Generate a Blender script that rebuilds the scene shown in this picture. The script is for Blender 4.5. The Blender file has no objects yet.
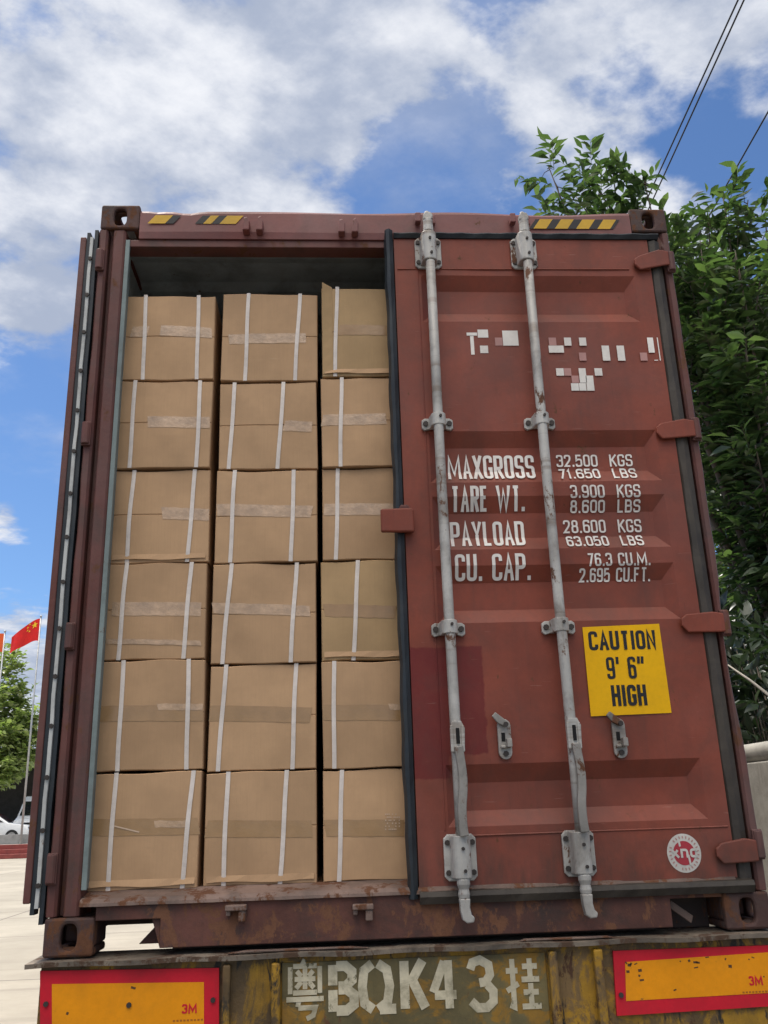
import bpy, bmesh, math, random
import numpy as np
from mathutils import Vector, Matrix, Euler
random.seed(7); rng = np.random.default_rng(11)
C = bpy.context.scene.collection
PI = math.pi
H = 1.25                       # height of the container's underside above the yard

# ---------------------------------------------------------------- camera
CAM = Vector((0.9517, -3.2762, 0.4277 + H))
EUL = Euler((1.88905, 0.030568, -0.052638), 'XYZ'); FPX = 900.0
cd = bpy.data.cameras.new('camera'); cam = bpy.data.objects.new('camera', cd); C.objects.link(cam)
cam.location = CAM; cam.rotation_euler = EUL
cd.sensor_fit = 'VERTICAL'; cd.sensor_height = 36; cd.lens = 36 * FPX / 1024
cd.clip_start = .05; cd.clip_end = 3000
bpy.context.scene.camera = cam
CM = EUL.to_matrix()
def ray(u, v): return CM @ Vector(((u - 384) / FPX, -(v - 512) / FPX, -1))
def at(u, v, Y):               # measured photo point -> world point on the vertical plane y = Y
    d = ray(u, v); return CAM + d * ((Y - CAM.y) / d.y)
def atl(u, v, Y): p = at(u, v, Y); return Vector((p.x, p.y, p.z - H))   # same, container coordinates

# ---------------------------------------------------------------- world, sun, exposure
SUN_EL, SUN_AZ = 65, -52       # degrees; azimuth from +Y, negative = to the left
sc = bpy.context.scene
sc.view_settings.view_transform = 'Standard'; sc.view_settings.look = 'None'
sc.view_settings.exposure = 0.12; sc.view_settings.gamma = 1
w = bpy.data.worlds.new('World'); sc.world = w; w.use_nodes = True
class NT:
    def __init__(s, tree): s.t = tree; s.n = tree.nodes; s.l = tree.links
    def new(s, typ, **k):
        n = s.n.new(typ)
        for a, b in k.items(): setattr(n, a, b)
        return n
    def put(s, sock, v):
        if isinstance(v, bpy.types.NodeSocket): s.l.new(v, sock)
        elif v is not None: sock.default_value = v
    def math(s, op, a, b=None, c=None, clamp=False):
        n = s.new('ShaderNodeMath', operation=op, use_clamp=clamp)
        for i, v in enumerate((a, b, c)):
            if v is not None: s.put(n.inputs[i], v)
        return n.outputs[0]
    def vmath(s, op, a, b=None):
        n = s.new('ShaderNodeVectorMath', operation=op); s.put(n.inputs[0], a)
        if b is not None: s.put(n.inputs[1], b)
        return n
    def noise(s, vec, scale, detail=5, rough=.55, dist=0):
        n = s.new('ShaderNodeTexNoise'); s.put(n.inputs['Vector'], vec)
        n.inputs['Scale'].default_value = scale; n.inputs['Detail'].default_value = detail
        n.inputs['Roughness'].default_value = rough; n.inputs['Distortion'].default_value = dist
        return n.outputs['Fac']
    def ramp(s, f, a, b):      # smooth 0..1 between a and b
        n = s.new('ShaderNodeMapRange', interpolation_type='SMOOTHSTEP'); s.put(n.inputs['Value'], f)
        n.inputs['From Min'].default_value = a; n.inputs['From Max'].default_value = b
        return n.outputs['Result']
    def mix(s, f, a, b, mode='MIX'):
        n = s.new('ShaderNodeMix', data_type='RGBA', blend_type=mode)
        s.put(n.inputs[0], f); s.put(n.inputs[6], a); s.put(n.inputs[7], b)
        return n.outputs[2]
    def map(s, vec, scale=(1, 1, 1), rot=(0, 0, 0), loc=(0, 0, 0)):
        n = s.new('ShaderNodeMapping'); s.put(n.inputs['Vector'], vec)
        n.inputs['Scale'].default_value = scale; n.inputs['Rotation'].default_value = rot
        n.inputs['Location'].default_value = loc
        return n.outputs[0]
def c4(c): return (c[0], c[1], c[2], 1)

g = NT(w.node_tree); g.n.clear()
sky = g.new('ShaderNodeTexSky', sky_type='NISHITA'); sky.sun_disc = False
sky.sun_elevation = math.radians(SUN_EL); sky.sun_rotation = math.radians(SUN_AZ)
sky.air_density = 1.0; sky.dust_density = .4; sky.ozone_density = 1.6
tc = g.new('ShaderNodeTexCoord').outputs['Generated']
dirn = g.vmath('NORMALIZE', tc).outputs[0]
sep = g.new('ShaderNodeSeparateXYZ'); g.put(sep.inputs[0], dirn)
zz = g.math('MAXIMUM', sep.outputs[2], 0.0)
den = g.math('ADD', zz, .20)
cmb = g.new('ShaderNodeCombineXYZ')
g.put(cmb.inputs[0], g.math('DIVIDE', sep.outputs[0], den)); g.put(cmb.inputs[1], g.math('DIVIDE', sep.outputs[1], den))
cp = cmb.outputs[0]            # flat cloud-layer coordinates
n1 = g.noise(g.map(cp, (1, 1.1, 1), (0, 0, .5), (3.1, 1.7, 0)), 2.6, 10, .60, 0)
n2 = g.noise(g.map(cp, (1, 1.2, 1), (0, 0, -.85), (4.3, 6.2, 0)), 7.0, 10, .56, 0)
cov = g.math('ADD', g.math('MULTIPLY', n1, .42), g.math('MULTIPLY', n2, .58))
def lobe(u, v, sharp, amt):    # a larger or thinner bank of cloud in one part of the sky
    return lobed(ray(u, v).normalized(), sharp, amt)
def lobed(d, sharp, amt):
    dt = g.vmath('DOT_PRODUCT', dirn, tuple(d)).outputs['Value']
    e = g.math('POWER', g.math('MAXIMUM', dt, 0.0), sharp)
    return g.math('MULTIPLY', e, amt)
for L in ((110, 130, 40, .16), (330, 60, 120, .10), (250, 190, 300, .05), (430, 60, 400, .06), (200, -40, 400, -.10),
          (430, 190, 400, -.17), (400, 130, 600, -.08), (455, 60, 900, -.04), (60, 500, 40, -.20), (35, 310, 1200, .24), (8, 525, 2500, .26), (95, 360, 900, -.08),
          (640, 90, 90, .035), (560, 50, 900, .07), (460, 20, 900, -.05), (640, 60, 2500, -.06), (690, 100, 1800, -.05), (620, 130, 2500, .06), (740, 40, 1500, .05), (600, 190, 500, .08), (600, 100, 1500, -.05), (500, 100, 700, -.06), (700, 165, 900, -.08), (700, 20, 500, .04),
          (20, 720, 150, .32)):
    cov = g.math('ADD', cov, lobe(*L))
cov = g.math('ADD', cov, lobed(Vector((.0, -.5, .86)), 7, .26))  # cloud added behind the camera, out of view, for whiter light on the door
cm = g.math('MULTIPLY', g.ramp(cov, .45, .60), .95)
veil = g.math('MULTIPLY', g.ramp(g.math('ADD', n1, lobe(200, 60, 18, .22)), .52, .82), .48)      # thin high haze of cloud
cm = g.math('MAXIMUM', cm, veil)
shade = g.ramp(g.math('ADD', g.math('MULTIPLY', g.noise(g.map(cp, (1, 1.2, 1), (0, 0, -.6), (1, 5, 0)), 3.0, 9, .62, .2), .6), g.math('MULTIPLY', n2, .5)), .44, .70)
ccol = g.mix(shade, c4((3.7, 4.2, 5.3)), c4((8.2, 8.3, 8.6)))
# extra-bright cloud added out of view overhead, to light the door from above
ccol = g.mix(lobed(Vector((-.10, -.42, .90)), 11, 1.0), ccol, c4((48, 44.5, 40)))
blue = g.mix(1.0, sky.outputs[0], c4((.72, .92, 1.16)), 'MULTIPLY')
bg = g.new('ShaderNodeBackground'); g.put(bg.inputs[0], g.mix(cm, blue, ccol)); bg.inputs[1].default_value = .108
out = g.new('ShaderNodeOutputWorld'); g.l.new(bg.outputs[0], out.inputs[0])

sl = bpy.data.lights.new('sun', 'SUN'); sl.energy = 3.7; sl.angle = math.radians(.53); sl.color = (1, .95, .86)
so = bpy.data.objects.new('sun', sl); C.objects.link(so)
sd = Vector((math.sin(math.radians(SUN_AZ)) * math.cos(math.radians(SUN_EL)), math.cos(math.radians(SUN_AZ)) * math.cos(math.radians(SUN_EL)), math.sin(math.radians(SUN_EL))))
so.rotation_euler = (-sd).to_track_quat('-Z', 'Y').to_euler(); so.location = sd * 60

# ---------------------------------------------------------------- materials
MATS = {}
def paint(name, col, rough=.5, metal=0, var=.18, rust=0, dirt=0, bump=.05, scale=1, rustcol=(.075, .032, .016), dirtcol=(.05, .042, .035), streak=0, extra=None, spec=.4, chalk=0):
    if name in MATS: return MATS[name]
    m = bpy.data.materials.new(name); m.use_nodes = True; g = NT(m.node_tree)
    b = g.n['Principled BSDF']
    o = g.new('ShaderNodeTexCoord').outputs['Object']
    a = g.noise(o, 3.2 * scale, 7, .6)
    lo = tuple(x * (1 - var) for x in col); hi = tuple(min(1, x * (1 + var)) for x in col)
    c = g.mix(g.ramp(a, .3, .7), c4(lo), c4(hi))
    fine = g.noise(o, 55 * scale, 5, .7)
    c = g.mix(g.math('MULTIPLY', g.ramp(fine, .35, .75), .16), c, c4(tuple(x * .55 for x in col)))
    if chalk:                  # sun-bleached, dusty film
        f = g.ramp(g.noise(o, 1.3, 6, .65, .4), .35, .75)
        c = g.mix(g.math('MULTIPLY', f, chalk), c, c4(tuple(.55 * x + .16 for x in col)))
    if extra: c = extra(g, o, c)
    if streak:
        st = g.noise(g.map(o, (22, 22, .9)), 1, 6, .65)
        c = g.mix(g.math('MULTIPLY', g.ramp(st, .5, .78), streak), c, c4(dirtcol))
    if dirt:
        dn = g.noise(g.map(o, (1, 1, 1), loc=(4, 2, 9)), 5 * scale, 9, .68, .5)
        c = g.mix(g.math('MULTIPLY', g.ramp(dn, .43, .70), dirt), c, c4(dirtcol))
    r = g.math('ADD', g.math('MULTIPLY', a, .25), rough - .12)
    if rust:
        rn = g.noise(g.map(o, (1, 1, .6), loc=(9, 1, 3)), 11 * scale, 10, .72, .3)
        rf = g.ramp(rn, .66 - .22 * rust, .71 - .20 * rust)
        rc = g.mix(fine, c4(rustcol), c4(tuple(x * 2.3 for x in rustcol)))
        c = g.mix(rf, c, rc); r = g.math('ADD', r, g.math('MULTIPLY', rf, .3), clamp=True)
    g.put(b.inputs['Base Color'], c); g.put(b.inputs['Roughness'], r)
    b.inputs['Metallic'].default_value = metal; b.inputs['Specular IOR Level'].default_value = spec
    if bump:
        bm_ = g.new('ShaderNodeBump'); bm_.inputs['Strength'].default_value = bump; bm_.inputs['Distance'].default_value = .01
        hh = g.math('ADD', g.math('MULTIPLY', fine, .5), g.noise(o, 9 * scale, 4, .5))
        g.put(bm_.inputs['Height'], hh); g.put(b.inputs['Normal'], bm_.outputs[0])
    MATS[name] = m; return m
def boxmask(g, o, x0, x1, z0, z1, s=.004):
    ow = g.new('ShaderNodeTexNoise'); g.put(ow.inputs['Vector'], o); ow.inputs['Scale'].default_value = 22; ow.inputs['Detail'].default_value = 6
    off = g.vmath('MULTIPLY', g.vmath('SUBTRACT', ow.outputs['Color'], (.5, .5, .5)).outputs[0], (.03, .0, .03)).outputs[0]
    sp = g.new('ShaderNodeSeparateXYZ'); g.put(sp.inputs[0], g.vmath('ADD', o, off).outputs[0])
    f = g.math('MULTIPLY', g.ramp(sp.outputs[0], x0 - s, x0 + s), g.ramp(sp.outputs[0], x1 + s, x1 - s))
    f = g.math('MULTIPLY', f, g.math('MULTIPLY', g.ramp(sp.outputs[2], z0 - s, z0 + s), g.ramp(sp.outputs[2], z1 + s, z1 - s)))
    return f
def door_extra(g, o, c):
    f = g.math('MAXIMUM', boxmask(g, o, 1.19, 1.50, .60, .985), boxmask(g, o, 1.19, 1.36, .52, .985))
    c = g.mix(g.math('MULTIPLY', f, g.math('ADD', g.math('MULTIPLY', g.noise(o, 14, 6, .7), .5), .5)), c, c4((.14, .010, .012)))
    # long pale scrapes and weld marks
    sn = g.noise(g.map(o, (1.2, 1, 60), (0, .05, 0)), 1, 3, .5)
    c = g.mix(g.math('MULTIPLY', g.ramp(sn, .71, .75), .22), c, c4((.34, .15, .11)))
    sv = g.noise(g.map(o, (70, 1, .9), (0, .03, 0), (2, 0, 1)), 1, 3, .5)
    c = g.mix(g.math('MULTIPLY', g.ramp(sv, .72, .76), .3), c, c4((.06, .028, .02)))
    big = g.noise(g.map(o, (1.1, 1, .7), loc=(3, 0, 5)), 2.6, 6, .62, .6)
    c = g.mix(g.math('MULTIPLY', g.ramp(big, .46, .74), .38), c, c4((.12, .036, .022)))
    ch = g.noise(g.map(o, (5, 1, 26), (0, .5, 0), (1, 0, 7)), 1.6, 5, .6)
    c = g.mix(g.math('MULTIPLY', g.ramp(ch, .70, .73), .5), c, c4((.30, .13, .095)))
    s3 = g.noise(g.map(o, (9, 1, 150), (0, .25, 0), (5, 0, 2)), 1, 3, .5)
    c = g.mix(g.math('MULTIPLY', g.ramp(s3, .69, .72), .35), c, c4((.36, .18, .14)))
    s4 = g.noise(g.map(o, (150, 1, 7), (0, .1, 0), (1, 0, 3)), 1, 3, .5)
    c = g.mix(g.math('MULTIPLY', g.ramp(s4, .69, .72), .35), c, c4((.07, .025, .018)))
    sp = g.new('ShaderNodeSeparateXYZ'); g.put(sp.inputs[0], o)     # blotchy darker brown towards the bottom of the door
    low_brown = g.math('MULTIPLY', g.ramp(sp.outputs[2], .42, .15), g.ramp(g.noise(g.map(o, (3, 1, 1)), 5, 7, .65), .35, .7))
    return g.mix(g.math('MULTIPLY', low_brown, .75), c, c4((.07, .042, .032)))

RED = (.230, .052, .028)
m_red = paint('door_paint', RED, .50, spec=.3, rust=.20, dirt=.25, streak=.22, extra=door_extra, chalk=.12, bump=.10)
m_frame = paint('frame_paint', (.125, .038, .028), .6, rust=.42, dirt=.5, streak=.35, bump=.25, chalk=.25)
m_head = paint('header_paint', (.20, .062, .052), .5, rust=.25, dirt=.3, chalk=.3, bump=.12)
m_sill = paint('sill_paint', (.11, .042, .030), .7, var=.4, rust=.7, rustcol=(.10, .045, .025), dirt=.8, dirtcol=(.035, .028, .024), streak=.4, bump=.35)
m_scuff = paint('scuffed_steel', (.18, .12, .095), .7, var=.4, rust=.7, dirt=.55, bump=.4)
m_cast = paint('casting_paint', (.085, .042, .034), .7, var=.35, rust=.8, dirt=.6, bump=.5)
m_wall = paint('side_paint', (.20, .055, .037), .5, rust=.15, dirt=.2)
m_inner = paint('interior_paint', (.62, .70, .72), .55, rust=.1, dirt=.35)
m_teal = paint('lining_strip', (.20, .245, .235), .6, rust=.12, dirt=.35)
m_rubber = paint('gasket_rubber', (.020, .026, .032), .5, var=.3, dirt=.35, dirtcol=(.06, .06, .055), bump=.15)
m_rubdirt = paint('dirty_gasket_rubber', (.050, .040, .031), .6, var=.35, dirt=.5, dirtcol=(.085, .07, .05), bump=.2)
m_strip = paint('retaining_strip', (.52, .52, .49), .5, rust=.3, dirt=.4)
def rod_extra(g, o, c):
    bn = g.noise(g.map(o, (.3, .3, 5.5), (0, 0, 0), (0, 0, 1.7)), 1.6, 5, .7)
    c = g.mix(g.math('MULTIPLY', g.ramp(bn, .55, .62), .45), c, c4((.17, .105, .06)))
    return g.mix(g.math('MULTIPLY', g.ramp(g.noise(g.map(o, (4, 4, 2)), 8, 8, .7), .55, .68), .5), c, c4((.24, .23, .215)))
m_rod = paint('rod_paint', (.47, .45, .41), .48, extra=rod_extra, metal=.1, rust=.42, dirt=.6, streak=.5, dirtcol=(.13, .10, .075), bump=.15)
m_handle = paint('worn_handle', (.29, .27, .24), .5, metal=.2, rust=.65, dirt=.7, dirtcol=(.10, .09, .08), bump=.25)
m_bolt = paint('bolt_steel', (.055, .045, .04), .6, metal=.3, rust=.3)
m_letter = paint('letter_paint', (.80, .75, .68), .5, dirt=.18, dirtcol=(.30, .14, .11), bump=0)
m_fade = paint('faded_letter_paint', (.46, .24, .21), .5, bump=0)
m_ylw = paint('sticker_yellow', (.86, .46, .003), .6, var=.05, dirt=.06, bump=0, spec=.2)
m_blk = paint('sticker_black', (.012, .011, .011), .4, bump=0)
m_white = paint('decal_white', (.62, .58, .52), .4, dirt=.2, bump=0)
m_logo = paint('decal_red', (.42, .035, .05), .4, dirt=.15, bump=0)
m_hazy = paint('hazard_yellow', (.62, .36, .02), .5, rust=.22, bump=0)
m_hazk = paint('hazard_black', (.018, .015, .015), .5, rust=.15, bump=0)
m_slot_shade = paint('slot_shade_paint', (.01, .009, .009), .9, bump=0)  # near-black colour paints the shade inside the slots
m_refr = paint('reflector_red', (.62, .014, .030), .5, spec=.25, var=.1, dirt=.22, dirtcol=(.12, .03, .03), bump=.03)
m_refy = paint('reflector_amber', (.86, .31, .004), .5, spec=.25, var=.08, dirt=.15, dirtcol=(.2, .09, .02), bump=.03, rust=.1)
def trailer_extra(g, o, c):
    f = g.ramp(g.noise(g.map(o, (1, 1, .7), loc=(2, 8, 1)), 7, 9, .72, .6), .46, .56)
    c = g.mix(g.math('MULTIPLY', f, .9), c, c4((.42, .225, .014)))
    k = g.ramp(g.noise(g.map(o, (3, 1, 1), loc=(5, 1, 1)), 6, 8, .7, .4), .54, .62)
    return g.mix(k, c, c4((.030, .025, .018)))
m_trail = paint('bumper_paint', (.15, .092, .036), .6, var=.35, rust=.42, dirt=.5, streak=.55, extra=trailer_extra, bump=.4, rustcol=(.05, .025, .014), dirtcol=(.028, .023, .016))
def plate_extra(g, o, c):
    f = g.ramp(g.noise(g.map(o, (1, 1, 1.2), loc=(1, 3, 6)), 8, 9, .7, .5), .48, .58)
    return g.mix(g.math('MULTIPLY', f, .8), c, c4((.34, .17, .014)))
m_plate = paint('sign_field_paint', (.15, .118, .048), .6, var=.3, rust=.25, dirt=.45, streak=.4, extra=plate_extra, bump=.25, dirtcol=(.045, .04, .022))
m_stencil = paint('stencil_paint', (.60, .53, .37), .6, var=.25, rust=.36, dirt=.75, rustcol=(.07, .06, .03), dirtcol=(.15, .13, .07), bump=0, scale=1.6)
m_deck = paint('deck_steel', (.20, .16, .12), .7, var=.4, rust=.7, rustcol=(.06, .035, .022), dirt=.7, bump=.5, dirtcol=(.04, .034, .028))
m_chassis = paint('chassis_steel', (.05, .03, .025), .65, rust=.3, dirt=.4)
m_tyre = paint('tyre_rubber', (.018, .018, .018), .8, dirt=.3)
m_rim = paint('wheel_rim', (.35, .34, .33), .5, dirt=.4)

def carton_mat(name, col):
    m = bpy.data.materials.new(name); m.use_nodes = True; g = NT(m.node_tree); b = g.n['Principled BSDF']
    o = g.new('ShaderNodeTexCoord').outputs['Object']
    oi = g.new('ShaderNodeObjectInfo').outputs['Random']
    of = g.new('ShaderNodeCombineXYZ'); g.put(of.inputs[0], g.math('MULTIPLY', oi, 37.0)); g.put(of.inputs[1], g.math('MULTIPLY', oi, 11.0))
    o2 = g.vmath('ADD', o, of.outputs[0]).outputs[0]
    c = g.mix(g.ramp(g.noise(o2, 5, 6, .6), .3, .7), c4(tuple(x * .9 for x in col)), c4(tuple(x * 1.08 for x in col)))
    fl = g.noise(g.map(o2, (190, 190, 2.2)), 1, 2, .5)           # fluting read-through
    c = g.mix(g.math('MULTIPLY', g.ramp(fl, .45, .7), .10), c, c4(tuple(x * .7 for x in col)))
    fb = g.noise(o2, 160, 3, .6)
    c = g.mix(g.math('MULTIPLY', g.ramp(fb, .55, .75), .12), c, c4(tuple(x * .6 for x in col)))
    sc_ = g.ramp(g.noise(g.map(o2, (2, 2, 34), (.2, .35, 0)), 1, 4, .6), .72, .76)
    c = g.mix(g.math('MULTIPLY', sc_, .18), c, c4((.62, .50, .37)))
    hv = g.new('ShaderNodeHueSaturation'); g.put(hv.inputs['Value'], g.math('ADD', g.math('MULTIPLY', oi, .16), .92)); g.put(hv.inputs['Color'], c)
    g.put(b.inputs['Base Color'], hv.outputs[0]); b.inputs['Roughness'].default_value = .72; b.inputs['Specular IOR Level'].default_value = .25
    bp = g.new('ShaderNodeBump'); bp.inputs['Strength'].default_value = .25; bp.inputs['Distance'].default_value = .006
    g.put(bp.inputs['Height'], g.math('ADD', g.math('MULTIPLY', fl, .25), g.noise(o2, 6, 4, .5))); g.put(b.inputs['Normal'], bp.outputs[0])
    MATS[name] = m; return m
m_cart = carton_mat('kraft_board', (.485, .304, .168))
m_cart2 = carton_mat('yellowish_kraft_board', (.465, .305, .155))
m_strap = paint('packing_strap', (.70, .62, .55), .3, var=.10, scale=5, bump=.15)
m_tapeL = paint('clear_tape_and_glare', (.515, .34, .205), .16, var=.20, scale=7, bump=.25, spec=.8)
m_tapeB = paint('brown_tape', (.375, .225, .105), .2, var=.08, scale=5, bump=.10, spec=.6)
m_ink = paint('pale_print', (.60, .44, .31), .6, bump=0)

# ---------------------------------------------------------------- mesh builder
class MB:
    def __init__(s): s.v = []; s.f = []; s.m = []
    def add(s, vs, fs, mi=0):
        o = len(s.v); s.v += [tuple(p) for p in vs]; s.f += [tuple(i + o for i in f) for f in fs]; s.m += [mi] * len(fs); return s
    def box(s, a, b, mi=0):
        x0, y0, z0 = (min(a[i], b[i]) for i in range(3)); x1, y1, z1 = (max(a[i], b[i]) for i in range(3))
        return s.add([(x0, y0, z0), (x1, y0, z0), (x1, y1, z0), (x0, y1, z0), (x0, y0, z1), (x1, y0, z1), (x1, y1, z1), (x0, y1, z1)],
                     [(0, 3, 2, 1), (4, 5, 6, 7), (0, 1, 5, 4), (1, 2, 6, 5), (2, 3, 7, 6), (3, 0, 4, 7)], mi)
    def prism(s, poly, axis, a, b, mi=0):      # poly: 2D outline extruded along axis from a to b
        def P(p, t):
            if axis == 'y': return (p[0], t, p[1])
            if axis == 'x': return (t, p[0], p[1])
            return (p[0], p[1], t)
        n = len(poly)
        vs = [P(p, a) for p in poly] + [P(p, b) for p in poly]
        return s.add(vs, [tuple(range(n))[::-1], tuple(range(n, 2 * n))] + [(i, (i + 1) % n, n + (i + 1) % n, n + i) for i in range(n)], mi)
    def tube(s, pts, rad, n=10, mi=0, cap=True):
        pts = [Vector(p) for p in pts]; k = len(pts)
        if not hasattr(rad, '__len__'): rad = [rad] * k
        t0 = (pts[1] - pts[0]).normalized(); ref = Vector((0, 0, 1)) if abs(t0.z) < .9 else Vector((1, 0, 0))
        u = t0.cross(ref).normalized(); vs = []
        for i in range(k):
            t = (pts[min(i + 1, k - 1)] - pts[max(i - 1, 0)]).normalized()
            u = (u - t * u.dot(t)).normalized(); q = t.cross(u)
            for j in range(n):
                an = 2 * PI * j / n; vs.append(pts[i] + (u * math.cos(an) + q * math.sin(an)) * rad[i])
        fs = [(i * n + j, i * n + (j + 1) % n, (i + 1) * n + (j + 1) % n, (i + 1) * n + j) for i in range(k - 1) for j in range(n)]
        if cap: fs += [tuple(range(n))[::-1], tuple(range((k - 1) * n, k * n))]
        return s.add(vs, fs, mi)
    def holed_plate(s, org, U, V, N, w, h, hw, hh, t, mi=0, n=32, exp=3):   # plate w x h with an oval hole, thickness t along N
        org, U, V, N = Vector(org), Vector(U), Vector(V), Vector(N)
        outer, inner = [], []
        for i in range(n):
            a = 2 * PI * (i + .5) / n; ca, sa = math.cos(a), math.sin(a)
            k = 1 / max(abs(ca) / (w / 2), abs(sa) / (h / 2)); outer.append((ca * k, sa * k))
            rr = 1 / ((abs(ca) / hw) ** exp + (abs(sa) / hh) ** exp) ** (1 / exp); inner.append((ca * rr, sa * rr))
        # snap four outer points to the corners
        for cx, cy in ((w / 2, h / 2), (-w / 2, h / 2), (-w / 2, -h / 2), (w / 2, -h / 2)):
            j = min(range(n), key=lambda q: (outer[q][0] - cx) ** 2 + (outer[q][1] - cy) ** 2); outer[j] = (cx, cy)
        vs = []
        for d in (0, t):
            for lp in (outer, inner): vs += [org + U * p[0] + V * p[1] + N * d for p in lp]
        fs = []
        for i in range(n):
            j = (i + 1) % n
            fs += [(i, j, n + j, n + i), (2 * n + j, 2 * n + i, 3 * n + i, 3 * n + j), (j, i, 2 * n + i, 2 * n + j), (n + i, n + j, 3 * n + j, 3 * n + i)]
        return s.add(vs, fs, mi)
    def build(s, name, mats, parent=None, bevel=0, smooth=False, kind=None):
        me = bpy.data.meshes.new(name); me.from_pydata(s.v, [], s.f)
        for m in (mats if isinstance(mats, (list, tuple)) else [mats]): me.materials.append(m)
        me.polygons.foreach_set('material_index', s.m)
        bm = bmesh.new(); bm.from_mesh(me); bmesh.ops.recalc_face_normals(bm, faces=bm.faces); bm.to_mesh(me); bm.free()
        if smooth: me.polygons.foreach_set('use_smooth', [True] * len(me.polygons))
        o = bpy.data.objects.new(name, me); C.objects.link(o)
        if parent: o.parent = parent
        if bevel:
            b = o.modifiers.new('bevel', 'BEVEL'); b.width = bevel; b.segments = 2; b.limit_method = 'ANGLE'; b.angle_limit = math.radians(50)
        if kind: o['kind'] = kind
        return o
def tag(o, label, cat, group=None):
    o['label'] = label; o['category'] = cat
    if group: o['group'] = group
    return o
def thing(name, label, cat, loc=(0, 0, 0), rz=0, group=None):
    o = bpy.data.objects.new(name, None); C.objects.link(o); o.location = loc; o.rotation_euler = (0, 0, rz); o.empty_display_size = .2
    return tag(o, label, cat, group)

# ---------------------------------------------------------------- stroke lettering
def fillet(pts, r, closed=False):
    out = []; n = len(pts)
    for i, p in enumerate(pts):
        x, y, rd = p
        if not rd or (not closed and i in (0, n - 1)): out.append((x, y)); continue
        a = pts[(i - 1) % n]; b = pts[(i + 1) % n]
        va = Vector((a[0] - x, a[1] - y)); vb = Vector((b[0] - x, b[1] - y)); q = min(r, va.length * .5, vb.length * .5)
        A = Vector((x, y)) + va.normalized() * q; B = Vector((x, y)) + vb.normalized() * q; P = Vector((x, y))
        for k in range(6):
            t = k / 5; z = A * (1 - t) ** 2 + P * (2 * t * (1 - t)) + B * t * t; out.append((z.x, z.y))
    o2 = [out[0]]
    for q in out[1:]:
        if (q[0] - o2[-1][0]) ** 2 + (q[1] - o2[-1][1]) ** 2 > 1e-9: o2.append(q)
    if closed and (o2[0][0] - o2[-1][0]) ** 2 + (o2[0][1] - o2[-1][1]) ** 2 < 1e-9: o2.pop()
    return o2
R_ = 1
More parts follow.
